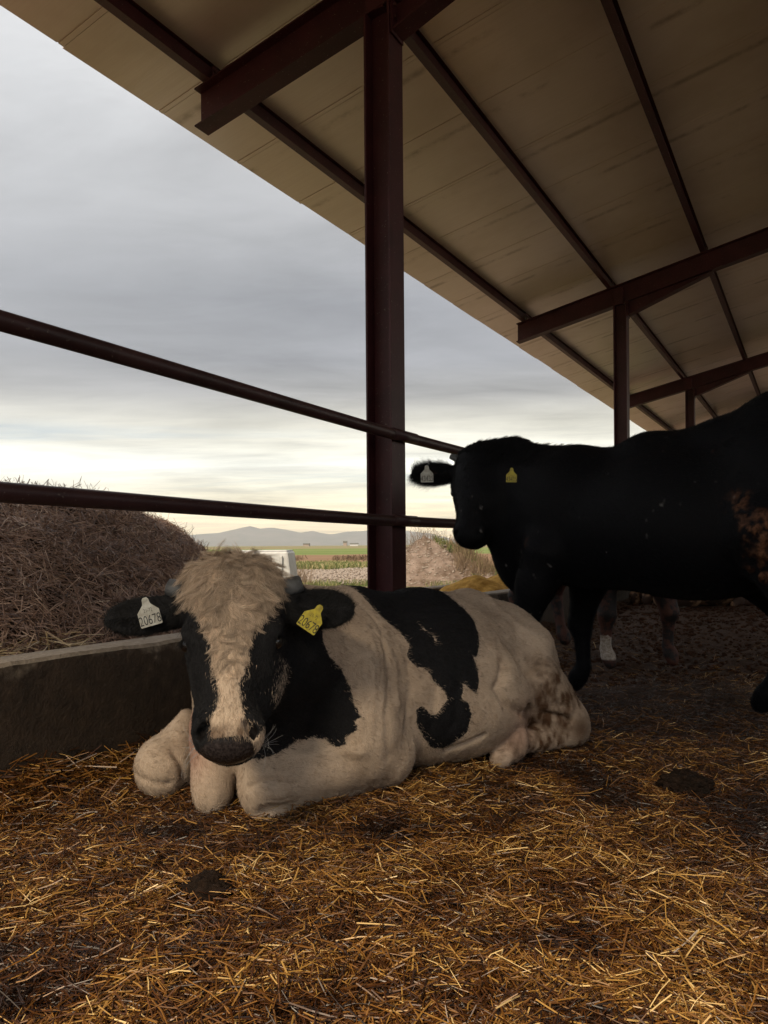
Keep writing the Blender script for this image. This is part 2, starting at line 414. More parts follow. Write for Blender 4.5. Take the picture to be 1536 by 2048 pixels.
# ------------------------------------------------------------------ resting black-and-white bull
def lying_sdf(h, body_only=False):
    g = SDF((-1.0, 1.55, -.06), (1.15, 3.95, .95), h)
    u = np.array([.685, .728, 0]); nb = np.array([.728, -.685, 0]); Z = np.array([0, 0, 1.])
    R = np.stack([u, nb, Z])
    sp = lambda t, b_=0, z=0: np.array([-.22, 2.74, 0])+u*t+nb*b_+Z*z
    # trunk
    g.ell(sp(.05, 0, .345), (.34, .265, .30), R, .10)
    g.ell(sp(.50, .03, .31), (.52, .345, .325), R, .12)
    g.ell(sp(.62, .07, .22), (.42, .335, .21), R, .10)
    g.ell(sp(.95, .0, .31), (.30, .28, .27), R, .10)
    g.chain([sp(-.12, 0, .60), sp(.15, 0, .595), sp(.5, 0, .575), sp(.85, 0, .555), sp(1.12, 0, .50)], [.07, .07, .07, .07, .055], .10)
    # neck
    g.chain([sp(.0, 0, .44), (-.36, 2.46, .52), (-.395, 2.28, .62)], [.235, .185, .125], .10)
    g.chain([sp(-.05, 0, .58), (-.37, 2.46, .64), (-.41, 2.26, .70)], [.085, .08, .07], .08)
    g.chain([(-.40, 2.42, .45), (-.40, 2.14, .46)], [.14, .095], .08)
    # shoulder near (viewer's right)
    g.ell((-.135, 2.60, .36), (.13, .15, .235), R, .07)
    g.ell((-.08, 2.60, .22), (.14, .13, .16), R, .07)
    # near foreleg folded: elbow -> knee, cannon tucked beneath
    g.chain([(-.02, 2.67, .135), (-.19, 2.555, .125), (-.352, 2.405, .118)], [.125, .100, .088], .035)
    g.ell((-.370, 2.385, .106), (.088, .085, .102), I3, .025)
    g.chain([(-.355, 2.39, .06), (-.18, 2.56, .05), (.0, 2.68, .05)], [.06, .045, .05], .03)
    # far foreleg
    g.ell((-.575, 2.80, .33), (.11, .16, .22), R, .07)
    g.chain([(-.60, 2.86, .16), (-.70, 2.72, .12), (-.755, 2.62, .11)], [.12, .085, .078], .05)
    g.chain([(-.755, 2.63, .12), (-.69, 2.67, .25)], [.07, .035], .05)
    g.ell((-.765, 2.60, .10), (.080, .080, .095), I3, .03)
    g.chain([(-.75, 2.61, .06), (-.66, 2.74, .05)], [.055, .045], .03)
    # brisket
    g.ell((-.555, 2.52, .19), (.08, .13, .175), I3, .03)
    g.ell((-.55, 2.45, .105), (.070, .085, .115), I3, .025)
    g.cone((-.468, 2.31, -.02), (-.460, 2.34, .20), .016, .008, .03, 'sub'); g.cone((-.668, 2.46, .02), (-.650, 2.44, .22), .022, .008, .03, 'sub')
    g.ell((-.43, 2.47, .30), (.17, .15, .15), I3, .07)
    # pelvis, thigh, folded hind leg
    g.ell(sp(1.08, .02, .36), (.17, .22, .20), R, .07)
    g.ell((.57, 3.40, .26), (.20, .22, .24), I3, .07)
    g.ell((.65, 3.28, .17), (.14, .17, .165), I3, .05)
    g.chain([(.46, 3.18, .33), (.60, 3.20, .26), (.74, 3.22, .13)], [.105, .13, .095], .05)   # tibia
    g.ell((.775, 3.25, .085), (.085, .09, .085), I3, .04)
    g.chain([(.845, 3.32, .05), (.80, 3.24, .06)], [.035, .05], .03)
    g.chain([(.77, 3.20, .065), (.62, 3.12, .055), (.53, 3.06, .06)], [.062, .046, .048], .025)
    g.ell((.485, 3.00, .085), (.072, .06, .088), I3, .015); g.cone((.46, 2.97, .05), (.43, 2.93, .02), .05, .035, .02)
    g.chain([sp(.98, .16, .50), sp(1.0, .24, .42), (.50, 3.17, .36)], [.05, .055, .06], .07)   # hip to stifle ridge
    g.ell(sp(.80, .33, .47), (.10, .05, .13), R, .07, 'sub')          # flank hollow
    # folds and creases
    for a, b_, r in (((.36, 3.01, .42), (.47, 2.99, .26), .022), ((.47, 2.99, .26), (.60, 3.03, .155), .030), ((.60, 3.03, .155), (.72, 3.08, .12), .018), ((.02, 2.42, .48), (.06, 2.47, .10), .018),
                     ((-.36, 2.33, .05), (-.24, 2.38, .03), .02)):
        g.cone(a, b_, r, r*.8, .035, 'sub')
    for t, z0, z1 in ((-.02, .52, .25), (.05, .56, .22), (.13, .50, .30)):
        p = sp(t+.05, .27, z0); q = sp(t+.10, .33, z1)
        g.cone(p+nb*.045, q+nb*.045, .022, .018, .045, 'sub')
    if body_only: return g, None
    hd = Head((-.427, 2.16, .825), (-.393, 1.885, .345), (.07, -.86, .52), 1.06)
    # head: (side, tip s, drop, half width, twist)
    hd.build(g, [(-1, -.325, .036, .064, .15), (1, .312, .030, .068, -.15)])
    return g, hd
g, HD = lying_sdf(.0068)
LV, LF = g.mesh(); LV = smooth_mesh(LV, LF, 2); LN = vnormals(LV, LF)
FOLDS = [  # (depth, width, points): skin folds, hollows (+) and bony ridges (-)
    (.007, .018, [(-.038, 2.591, .569), (-.003, 2.582, .504), (.013, 2.553, .404), (.002, 2.498, .287), (.014, 2.523, .16)]),
    (.003, .013, [(-.03, 2.56, .54), (-.022, 2.546, .509), (-.015, 2.508, .412), (-.02, 2.486, .328), (-.023, 2.475, .255)]),
    (.006, .015, [(-.12, 2.70, .66), (-.069, 2.666, .629), (-.022, 2.642, .577), (-.003, 2.593, .516)]),
    (-.010, .020, [(.02, 2.60, .56), (.045, 2.59, .45), (.045, 2.56, .32)]),
    (.008, .016, [(.35, 2.836, .431), (.417, 2.905, .428), (.454, 2.93, .402)]),
    (.024, .021, [(.453, 2.924, .395), (.414, 2.841, .322), (.452, 2.857, .253), (.535, 2.954, .195)]),
    (.020, .014, [(.536, 2.959, .187), (.653, 3.088, .165), (.756, 3.124, .132)]),
    (.010, .012, [(.625, 3.058, .28), (.667, 3.077, .214), (.747, 3.12, .189)]),
    (.008, .010, [(.60, 3.02, .22), (.66, 3.07, .185)]),
    (.012, .014, [(.359, 2.812, .149), (.3, 2.794, .126), (.213, 2.775, .103)]),
    (-.016, .035, [(.46, 3.309, .596), (.573, 3.239, .494), (.675, 3.217, .414)]),
    (-.012, .045, [(.50, 3.24, .52), (.49, 3.087, .433), (.477, 2.93, .338)]),
    (.014, .045, [(.40, 3.05, .52), (.38, 2.93, .46)]),
    (.005, .018, [(.181, 2.698, .377), (.173, 2.684, .285), (.146, 2.705, .171)]),
    (.005, .018, [(.079, 2.674, .477), (.083, 2.633, .363), (.068, 2.604, .249)]),
    (.005, .020, [(.27, 2.75, .42), (.26, 2.73, .32), (.24, 2.73, .22)]),
    (.009, .011, [(-.415, 2.31, .123), (-.375, 2.30, .144), (-.329, 2.31, .148), (-.274, 2.35, .127)]),
    (.006, .009, [(-.36, 2.295, .08), (-.28, 2.34, .07), (-.20, 2.40, .06)]),
    (-.010, .022, [(-.30, 2.39, .19), (-.18, 2.44, .20), (-.08, 2.47, .19)]),
    (.009, .012, [(-.594, 2.406, .157), (-.568, 2.395, .107), (-.559, 2.406, .057)]),
    (.007, .010, [(-.542, 2.388, .156), (-.512, 2.408, .103), (-.521, 2.42, .046)]),
    (.012, .014, [(-.711, 2.554, .184), (-.676, 2.584, .081)]),
    (.009, .012, [(-.84, 2.56, .10), (-.78, 2.53, .085), (-.72, 2.54, .07)]),
    (-.008, .03, [(-.79, 2.56, .17), (-.73, 2.57, .22)]),
]
def segdist(X, pts):
    d = np.full(len(X), 9.); pts = np.array(pts)
    for a, b_ in zip(pts[:-1], pts[1:]):
        e = b_-a; t = np.clip(((X-a)@e)/(e@e), 0, 1); d = np.minimum(d, np.linalg.norm(X-a-t[:, None]*e, axis=1))
    return d
dsp = np.zeros(len(LV)); wv_ = LV+.012*np.stack([fbm(LV*14, 2), fbm(LV*14+3, 2), fbm(LV*14+6, 2)], 1)
for dp, wd, pts in FOLDS:
    k_ = (np.abs(LV-np.mean(pts, 0)).max(1) < .35); dsp[k_] -= dp*np.exp(-(segdist(wv_[k_], pts)/wd)**2)
hl = HD.loc(LV); nh = ~((np.abs(hl[:, 1]) < .42) & (hl[:, 0] > -.1) & (hl[:, 0] < .6) & (hl[:, 2] > -.24) & (LV[:, 1] < 2.36))
dsp += np.where(nh, .0055*fbm(LV*6.5, 3)+.0022*fbm(LV*np.array([36, 36, 11]), 3), .0008*fbm(LV*30, 3))
LV = smooth_mesh(LV+LN*dsp[:, None], LF, 1, .35); LN = vnormals(LV, LF)

# ------------------------------------------------------------------ standing bull: local axes a (rearward), b (near side), z
SU = np.array([.75, -.66, 0]); SU /= np.linalg.norm(SU); SB = np.array([-SU[1], SU[0], 0])*-1.
SO = np.array([.98, 4.14, 0])
def standing_sdf(h):
    W_ = lambda a, b_, z: SO+SU*a+SB*b_+np.array([0, 0, z])
    g = SDF((.02, 2.62, -.03), (2.45, 4.95, 1.68), h)
    R = np.stack([SU, SB, [0, 0, 1.]])
    g.ell(W_(.12, 0, .95), (.40, .28, .335), R, .10)
    g.ell(W_(.60, 0, .96), (.58, .34, .37), R, .12)
    g.ell(W_(.75, 0, .88), (.45, .31, .27), R, .10)
    g.ell(W_(1.10, 0, 1.12), (.36, .29, .345), R, .10)
    g.chain([W_(-.12, 0, 1.205), W_(.1, 0, 1.20), W_(.45, 0, 1.285), W_(.8, 0, 1.31), W_(1.05, 0, 1.39), W_(1.32, 0, 1.36)], [.085, .085, .09, .095, .11, .09], .10)
    g.ell(W_(-.24, 0, .86), (.20, .19, .30), R, .08)                # brisket
    # neck bending to the camera
    g.chain([W_(.02, 0, 1.10), (.70, 4.36, 1.17), (.56, 4.33, 1.18)], [.27, .215, .16], .10)
    g.chain([W_(-.05, 0, 1.215), (.72, 4.36, 1.34), (.56, 4.34, 1.34)], [.095, .085, .08], .08)
    g.chain([W_(-.20, 0, .90), (.62, 4.28, 1.02), (.55, 4.22, 1.08)], [.20, .13, .10], .09)   # dewlap
    # near fore leg (a=0, b=.25)
    def fore(fa, fb, top_b):
        sa = fa*.7
        g.ell(W_(.08+sa, top_b*.80, .96), (.19, .10, .27), R, .08)
        g.chain([W_(.08+sa, top_b, .80), W_(.07+fa, top_b+(fb-top_b)*.4, .64), W_(fa, fb, .40)], [.135, .095, .064], .06)
        g.chain([W_(fa, fb, .40), W_(fa+.01, fb, .36), W_(fa+.02, fb, .15), W_(fa-.01, fb, .10), W_(fa-.03, fb, .055)], [.060, .048, .036, .046, .042], .03)
    fore(-.13, .24, .20); fore(-.05, -.25, -.20)
    def hind(fa, fb, top_b):
        g.ell(W_(1.18, top_b*.85, 1.0), (.25, .13, .32), R, .08)
        g.chain([W_(1.08, top_b, .88), W_(fa+.02, (top_b+fb)/2, .70), W_(fa+.15, fb, .47)], [.20, .125, .068], .06)
        g.chain([W_(fa+.15, fb, .47), W_(fa+.13, fb, .40), W_(fa+.06, fb, .15), W_(fa+.03, fb, .10), W_(fa, fb, .055)], [.062, .052, .042, .052, .048], .03)
    hind(1.15, .24, .19); hind(.88, -.33, -.19)
    hd = Head((.505, 4.27, 1.385), (.445, 4.13, .90), (-.40, -.90, .20), 1.05)
    hd.build(g, [(-1, -.375, -.01, .070, .15), (1, .29, .02, .06, -.15)])
    g.cone(hd.p(.16, 0, -.08), hd.p(.42, 0, -.072), .092, .078, .05); g.cone(hd.p(.25, 0, -.17), hd.p(.43, 0, -.12), .085, .058, .05)
    return g, hd
g, HD2 = standing_sdf(.011)
SV, SF = g.mesh(); SV = smooth_mesh(SV, SF, 2); SN = vnormals(SV, SF)

# ------------------------------------------------------------------ coats
PJ_P = np.array([.84188, .53967, 0.]); PJ_Q = np.array([-.20015, .31223, .92868])
CHEST = [(1.20,1.62),(1.10,1.42),(1.086,1.318),(1.14,1.244),(1.195,1.214),(1.223,1.163),(1.238,1.111),(1.263,1.062),(1.24,1.056),(1.248,1.027),(1.216,1.013),(1.216,.99),(1.192,.992),(1.17,1.023),(1.135,1.035),(1.072,1.031),(1.035,1.013),(.969,.994),(.944,.992),(.862,1.02),(.83,1.05),(.80,1.09),(.79,1.13),(.73,1.16),(.60,1.20),(.55,1.7)]
SADDLE = [(1.40,1.60),(1.424,1.488),(1.444,1.423),(1.473,1.388),(1.516,1.341),(1.54,1.287),(1.519,1.244),(1.537,1.216),(1.577,1.205),(1.607,1.161),(1.661,1.083),(1.637,1.061),(1.60,1.032),(1.578,1.039),(1.543,1.067),(1.53,1.06),(1.539,1.021),(1.577,.982),(1.62,.947),(1.657,.941),(1.695,.952),(1.727,.97),(1.738,1.023),(1.726,1.056),(1.697,1.076),(1.711,1.123),(1.711,1.143),(1.736,1.134),(1.77,1.1),(1.788,1.136),(1.788,1.171),(1.785,1.225),(1.762,1.25),(1.790,1.236),(1.809,1.228),(1.853,1.297),(1.882,1.367),(1.892,1.422),(1.902,1.477),(1.90,1.64)]
SLIVERS = [[(1.619,1.372),(1.632,1.353),(1.640,1.323),(1.62,1.345)],[(1.646,1.326),(1.656,1.317),(1.655,1.280),(1.644,1.298)]]
BLAZE = [(.120,.022),(.126,.040),(.118,.053),(.105,.107),(.088,.145),(.074,.185),(.060,.222),(.056,.249),(.053,.283),(.044,.328),(.035,.35),(.040,.399),(.052,.441),(.070,.46),(.092,.45),(.100,.52),(.056,.53),(.054,.50),(.064,.480),(.050,.462),(-.02,.466),(-.036,.462),(-.030,.44),(-.018,.412),(-.014,.378),(-.018,.345),(-.033,.301),(-.038,.236),(-.046,.21),(-.072,.168),(-.076,.150),(-.103,.100),(-.116,.061),(-.126,.035),(-.118,.012),(-.085,-.010),(-.045,-.040),(.0,-.07),(.045,-.035),(.085,-.005)]
BLAZE = [(a-.008*(.2 < b_ < .45), b_+.022*(b_ > .455)) for a, b_ in BLAZE]
CHEEK = [(.131,.243),(.134,.277),(.124,.296),(.108,.352),(.1235,.292),(.131,.270)]
def coat_lying(X):
    pq = np.stack([X@PJ_P, X@PJ_Q], 1); wob = .007*fbm(X*38, 3)[:, None]
    pq = pq+np.concatenate([wob, .006*fbm(X*38+9, 3)[:, None]], 1)
    w = np.minimum(polysd(pq, CHEST), polysd(pq, SADDLE)-.009)      # + = white
    for sl in SLIVERS: w = np.maximum(w, -polysd(pq, sl)-.002)
    w = np.where((X[:, 0] < -.61) & (X[:, 2] < .33), np.maximum(w, .33-X[:, 2]), w)
    H = HD.loc(X); l, s_, f = H.T; sl_ = np.stack([s_, l], 1)+.004*fbm(X*60, 3)[:, None]
    onhead = (np.abs(s_) < .40) & (l > -.08) & (l < .56) & (f > -.26) & (X[:, 1] < 2.36+0*l)
    onhead &= ~((l > .42) & (f < -.20))
    bl = -polysd(sl_, BLAZE); bl = np.where(f > -.155, bl, -.05)
    bl = np.maximum(bl, np.where((f > -.22) & (s_ > 0), -polysd(sl_, CHEEK), -.05))
    w = np.where(onhead, bl, w)
    nose = np.where(onhead, np.clip((l-.486-.25*s_**2*8)/.012, 0, 1)*np.clip((.068-s_)/.006, 0, 1)*np.clip((s_+.078)/.01, 0, 1)*(f > -.115), 0)
    stain = np.where(onhead, np.clip((l-.440)/.03, 0, 1)*np.clip((.062-s_)/.01, 0, 1), 0)
    z = X[:, 2]; n = fbm(X*9, 4); n3 = fbm(X*np.array([50, 50, 26]), 3)
    hind = np.exp(-((X[:, 0]-.66)**2/.035+(X[:, 1]-3.15)**2/.12+(z-.20)**2/.03))
    low = np.clip((.17-z)/.17, 0, 1)*np.clip((X[:, 0]+.25)/.3, 0, 1)*.9
    d = np.clip(hind*1.5+low*1.1+.22*np.clip((.10-z)/.06, 0, 1)+n*.75-.40, 0, 1)*np.clip(.55+n3*1.3, .12, 1)+.34*np.clip(hind*1.6+n*.5, 0, 1)
    d = np.maximum(d, np.exp(-((X[:, 0]-.80)**2/.004+(z-.09)**2/.006))*.9*(X[:, 1] < 3.35))
    d = np.maximum(d, np.clip((n3-.34)*6, 0, 1)*.7*np.exp(-((X[:, 0]+.80)**2/.01+(z-.08)**2/.006)))
    d = np.maximum(d, .35*np.clip(n+.25, 0, 1))
    d = np.where(onhead, stain*np.clip(.55+n3*.9, .3, .85), d); pink = np.exp(-((X[:, 0]+.60)**2/.004+(X[:, 1]-2.46)**2/.02+(z-.24)**2/.01))
    pink = np.maximum(pink, np.exp(-((X[:, 0]-.50)**2/.006+(X[:, 1]-3.05)**2/.02+(z-.12)**2/.012))*.8)
    nos = np.minimum.reduce([np.linalg.norm((H-np.array([.470, q*.060, -.03]))/np.array([1.3, .75, 1.2]), axis=1) for q in (-1, 1)])
    nose = np.where(onhead & (nos < .0155), nose*.0-1., nose)
    return w, np.clip(d, 0, 1), nose, pink

def coat_mat(name, blk=(.0095, .0095, .011), wht=(.60, .475, .36)):
    m, nt, b = mat(name); co = objco(nt)
    w = attr(nt, 'w'); n = noise(nt, 130, 4, .7, co)
    f = mrange(nt, math_(nt, 'ADD', w, math_(nt, 'MULTIPLY', math_(nt, 'SUBTRACT', n, .5), .016)), -.0025, .0025)
    wc = mix(nt, noise(nt, 45, 5, .7, mapping(nt, co, scale=(1, 1, 2.2))), wht, tuple(v*.82 for v in wht))
    wc = mix(nt, attr(nt, 'pink'), wc, (.52, .29, .22))
    wc = mix(nt, attr(nt, 'd'), wc, (.085, .042, .020))
    c = mix(nt, f, blk, wc)
    c = mix(nt, attr(nt, 'nose'), c, ramp(nt, noise(nt, 160, 3, .5, co), [(.35, (.016, .013, .014)), (.7, (.050, .041, .040))]))
    c = mix(nt, mrange(nt, attr(nt, 'nose'), -.2, -.8), c, (.003, .002, .002))
    setc(nt, b, c); b.inputs['Specular IOR Level'].default_value = .2
    nt.links.new(mrange(nt, attr(nt, 'nose'), 0, 1, .8, .27), b.inputs['Roughness'])
    h = math_(nt, 'ADD', noise(nt, 240, 3, .6, mapping(nt, co, scale=(1, 1, .35))), math_(nt, 'MULTIPLY', noise(nt, 14, 5, .6, co), .8))
    bump(nt, b, h, .5, .006); return m
m, nt, b = mat('hair_strand'); a = N(nt, 'Attribute'); a.attribute_name = 'hc'; setc(nt, b, a.outputs['Color'])
b.inputs['Roughness'].default_value = .62; b.inputs['Specular IOR Level'].default_value = .25; M['hair'] = m
m, nt, b = mat('black_hair_strand'); a = N(nt, 'Attribute'); a.attribute_name = 'hc'; setc(nt, b, a.outputs['Color'])
b.inputs['Roughness'].default_value = .6; b.inputs['Specular IOR Level'].default_value = .2; M['bhair'] = m

def fur(name, parent, P, Nn, D, L, col, r0, m, lift=.35, droop=0., curl=0., k=5, gravity=0., clump=0, cl=.8):
    """hair curves rooted at P, lying along D; clump = number of locks the tips gather into"""
    n = len(P); own = None
    if clump:
        sd = rng.choice(n, clump, replace=False); own = np.empty(n, int)
        for a in range(0, n, 2000):
            pp = P[a:a+2000].astype(np.float32); qq = P[sd].astype(np.float32); own[a:a+2000] = sd[np.argmin((qq**2).sum(1)[None]-2*pp@qq.T, 1)]
    D = D-Nn*(D*Nn).sum(1)[:, None]; D /= np.linalg.norm(D, axis=1)[:, None]+1e-9
    D = D+rng.normal(0, .22, (n, 3)); Sd = np.cross(Nn, D); Sd /= np.linalg.norm(Sd, axis=1)[:, None]+1e-9
    t = np.linspace(0, 1, k)
    ph = rng.random(n)*6.28; out = np.zeros((n, k, 3), np.float32)
    cs = rng.normal(0, curl, n)+curl*1.6*fbm(P*28, 2)
    for i, tt in enumerate(t):
        c = P+D*(L*tt)[:, None]+Nn*(L*lift*(tt-.62*tt*tt))[:, None]+Sd*(L*cs*tt*tt)[:, None]
        c = c+Sd*(curl*.16*L*np.sin(ph+tt*7)*tt)[:, None]; c[:, 2] -= gravity*L*tt*tt
        out[:, i] = c
    if clump:
        w_ = (cl*rng.uniform(.6, 1, n)[:, None]*t[None]**.8)[..., None]
        out = out*(1-w_)+(out[own]+(P-P[own])[:, None]*.10)*w_
        out = out.astype(np.float32)
    hc = bpy.data.hair_curves.new(name); hc.add_curves([k]*n)
    hc.attributes['position'].data.foreach_set('vector', out.ravel())
    ra = hc.attributes.get('radius') or hc.attributes.new('radius', 'FLOAT', 'POINT')
    ra.data.foreach_set('value', (np.repeat(np.broadcast_to(r0, n), k)*np.tile(1-.75*t, n)).astype(np.float32))
    ca = hc.attributes.new('hc', 'FLOAT_COLOR', 'CURVE')
    ca.data.foreach_set('color', np.concatenate([col, np.ones((n, 1))], 1).astype(np.float32).ravel())
    hc.materials.append(m)
    return link(bpy.data.objects.new(name, hc), parent)
def sample(V, F, NV, wt, n):
    A = np.linalg.norm(np.cross(V[F[:, 2]]-V[F[:, 0]], V[F[:, 3]]-V[F[:, 1]]), axis=1)*.5*wt[F[:, 0]]
    i = rng.choice(len(F), n, p=A/A.sum()); u, v = rng.random((2, n, 1)); q = F[i]
    bl = lambda X: (X[q[:, 0]]*(1-u)+X[q[:, 1]]*u)*(1-v)+(X[q[:, 3]]*(1-u)+X[q[:, 2]]*u)*v
    nn = bl(NV); return bl(V), nn/np.linalg.norm(nn, axis=1)[:, None]
def coat_cols(X, n, wj=.0085, blk=.010):
    w, d, nose, pink = coat_lying(X); white = (w+rng.normal(0, wj, n)) > 0
    st = fbm(X*np.array([70, 70, 22]), 2)+.5*fbm(X*12, 2); v = rng.uniform(.66, 1.14, (n, 1))*(1+.42*st[:, None]); c = np.array([.60, .475, .36])*v
    c = c*(1-pink[:, None])+np.array([.55, .33, .26])*pink[:, None]
    dd = np.clip(d+rng.normal(0, .08, n), 0, 1)[:, None]; c = c*(1-dd)+np.array([.085, .042, .020])*dd
    return np.where(white[:, None], c, np.array([blk, blk, blk*1.12])*rng.uniform(.6, 1.5, (n, 1))), nose, white, w

# --- resting bull
w, d, nose, pink = coat_lying(LV)
M['coat'] = coat_mat('pied_coat')
bull = mesh_np('resting_bull', LV, LF, M['coat'], None, True, {'w': w, 'd': d, 'nose': nose, 'pink': pink})
tag(bull, 'black and white bull lying on the straw, facing us with a white blaze', 'bull')
def headflow(X, hd, whorl=.135):
    H = hd.loc(X); l, s_ = H[:, 0], H[:, 1]; a = np.stack([np.where(l < .02, .2, .8)+l*2, s_*3.2], 1)
    rr_ = np.hypot(l-whorl, s_-.012)+1e-4; g_ = np.exp(-(rr_/.045)**2)[:, None]
    sw = np.stack([(l-whorl)*.5-(s_-.012), (s_-.012)*.9+(l-whorl)], 1)/rr_[:, None]
    a = a*(1-g_)+sw*1.2*g_
    lo = np.clip((l-.20)/.08, 0, 1)[:, None]; a = a*(1-lo)+np.stack([np.ones(len(X)), s_*2.5], 1)*lo
    return hd.L*a[:, :1]+hd.S*a[:, 1:2]
def isface(X, hd, ymax):
    H = hd.loc(X); return (np.abs(H[:, 1]) < .145) & (H[:, 0] > -.06) & (H[:, 0] < .55) & (H[:, 2] > -.20) & (X[:, 1] < ymax)
# short coat
vis = (LN@np.array([0., -1., .25]) > -.35).astype(float); vis *= (LV[:, 2] > .005)
fc = isface(LV, HD, 2.34); P, Q = sample(LV, LF, LN, vis*(1+fc*1.2), 210000)
c, nose, white, wv = coat_cols(P, len(P)); keep = (np.abs(nose) < .3); P, Q, c = P[keep], Q[keep], c[keep]
f = isface(P, HD, 2.34)[:, None]; ud = np.array([.685, .728, -.55])
D = np.where(f, headflow(P, HD), ud+.35*np.stack([fbm(P*5, 2), fbm(P*5+5, 2), fbm(P*5+11, 2)], 1))
L = np.where(f[:, 0], .009, .011)*rng.uniform(.6, 1.3, len(P))
fur('coat_hair', bull, P, Q, D, L, c, .00042, M['hair'], lift=.16, k=4, clump=9000, cl=.45)
# long curly forelock
w8 = isface(LV, HD, 2.30)*np.clip((.36-HD.loc(LV)[:, 0])/.12, 0, 1)*(w > -.004)*(HD.loc(LV)[:, 2] > -.15)
P, Q = sample(LV, LF, LN, w8+1e-9, 20000); c, nose, white, wv = coat_cols(P, len(P), .003)
P, Q, c = P[white], Q[white], c[white]; H = HD.loc(P)
tuft = np.stack([fbm(P*34, 2), fbm(P*34+4, 2), fbm(P*34+8, 2)], 1)
L = (.022+.028*np.clip((.22-H[:, 0])/.14, 0, 1))*rng.uniform(.7, 1.25, len(P))
c = c*(1+.75*fbm(P*60, 2))[:, None]*rng.uniform(.75, 1.15, (len(c), 1))
fur('forelock', bull, P, Q, headflow(P, HD)+tuft*1.3, L, np.clip(c, .02, .9), .00045, M['hair'], lift=.26, curl=.6, k=8, clump=750, cl=.93)
# poll hair standing up
w8 = (isface(LV, HD, 2.45)*(HD.loc(LV)[:, 0] < .03)*(HD.loc(LV)[:, 2] < -.02)).astype(float)
P, Q = sample(LV, LF, LN, w8+1e-9, 3500); c, nose, white, wv = coat_cols(P, len(P), .01)
fur('poll_hair', bull, P, Q, Q*0+np.array([.1, .2, .5]), .015*rng.uniform(.5, 1.4, len(P)), c*.8, .0004, M['hair'], lift=.6, curl=.5, k=6, clump=260)
# ear fringe
def earmask(X, hd, ymax=9):
    o = np.zeros(len(X))
    for q, (a, dd, ww, nn, Ln) in hd.ear.items():
        r = X-a; o = np.maximum(o, ((r@dd > Ln*.18) & (r@dd < Ln*1.15) & (np.abs(r@ww) < .09) & (np.abs(r@nn) < .05)).astype(float))
    return o
def eardir(X, hd):
    D = np.zeros_like(X)
    for q, (a, dd, ww, nn, Ln) in hd.ear.items():
        r = X-a; k = (r@dd > 0) & (np.linalg.norm(r, axis=1) < Ln*1.5)
        D[k] = (dd*.6+ww*np.sign(r@ww)[k][:, None]*.9)
    return D+1e-4
P, Q = sample(LV, LF, LN, earmask(LV, HD)+1e-9, 9000)
fur('ear_hair', bull, P, Q, eardir(P, HD), .013*rng.uniform(.5, 1.6, len(P)), np.full((len(P), 3), .010), .0004, M['bhair'], lift=.5, k=5)
# whiskers and lashes
hp = lambda l, s_, f: HD.p(l, s_, f)
P = np.array([hp(.46+.03*rng.random(), q*(.078+.006*rng.random()), -.08-.05*rng.random()) for q in (-1, 1) for _ in range(16)])
Q = np.array([HD.S*q+HD.F*.3 for q in (-1, 1) for _ in range(16)])
fur('whisker', bull, P, Q/np.linalg.norm(Q, axis=1)[:, None], np.tile(HD.S, (32, 1))*np.repeat([-1, 1], 16)[:, None]*.2+rng.normal(0, .5, (32, 3)),
    np.full(32, .05), np.full((32, 3), .35), .0004, M['hair'], lift=1.1, gravity=.2, k=6)
P = np.array([hp(.205+.008*rng.random(), q*(.116+.012*t), -.058-.02*t) for q in (-1, 1) for t in np.linspace(0, 1, 40)])
Q = np.array([HD.S*q*.8+HD.F*.5 for q in (-1, 1) for _ in range(40)])
fur('eyelash', bull, P, Q/np.linalg.norm(Q, axis=1)[:, None], np.tile(HD.L*.6, (80, 1)), np.full(80, .024), np.full((80, 3), .006), .0007, M['bhair'], lift=1.0, k=5)

def eyes(hd, par, r=.019):
    for q in (-1, 1):
        me = bpy.data.meshes.new('eye'); import bmesh
        bm = bmesh.new(); bmesh.ops.create_uvsphere(bm, u_segments=24, v_segments=16, radius=r*hd.sc)
        bmesh.ops.translate(bm, verts=bm.verts, vec=Vector(hd.p(.222, .1125*q, -.0735)))
        for f_ in bm.faces: f_.smooth = True
        bm.to_mesh(me); bm.free(); me.materials.append(M['eye']); link(bpy.data.objects.new('eye', me), par)
eyes(HD, bull)
def horn(hd, par, pts, rs):
    mb = MB(); P_ = [hd.p(*p) for p in pts]; n = 20
    P_ = [Vector(p) for p in P_]; o = 0; ring = []
    P_.append(P_[-1]+(P_[-1]-P_[-2])*.06); rs = list(rs)+[rs[-1]*.72]; P_.append(P_[-1]+(P_[-1]-P_[-2])*.1); rs.append(.001)
    for i, p in enumerate(P_):
        dd = (P_[min(i+1, len(P_)-1)]-P_[max(i-1, 0)]).normalized(); a = dd.cross(Vector(hd.F)).normalized(); b_ = a.cross(dd)
        for j in range(n):
            t = 2*math.pi*j/n; rr = rs[i]*(1+.05*math.sin(3*t+i))
            mb.v.append(tuple(p+(a*math.cos(t)+b_*math.sin(t)*.85)*rr))
    for i in range(len(P_)-1):
        for j in range(n): mb.f.append([i*n+j, i*n+(j+1) % n, (i+1)*n+(j+1) % n, (i+1)*n+j])
    mb.build('horn', M['horn'], par, True)
for q in (-1, 1): horn(HD, bull, [(.060, .10*q, -.10), (.052, .145*q, -.095), (.042, .180*q, -.090)], [.033, .030, .024])

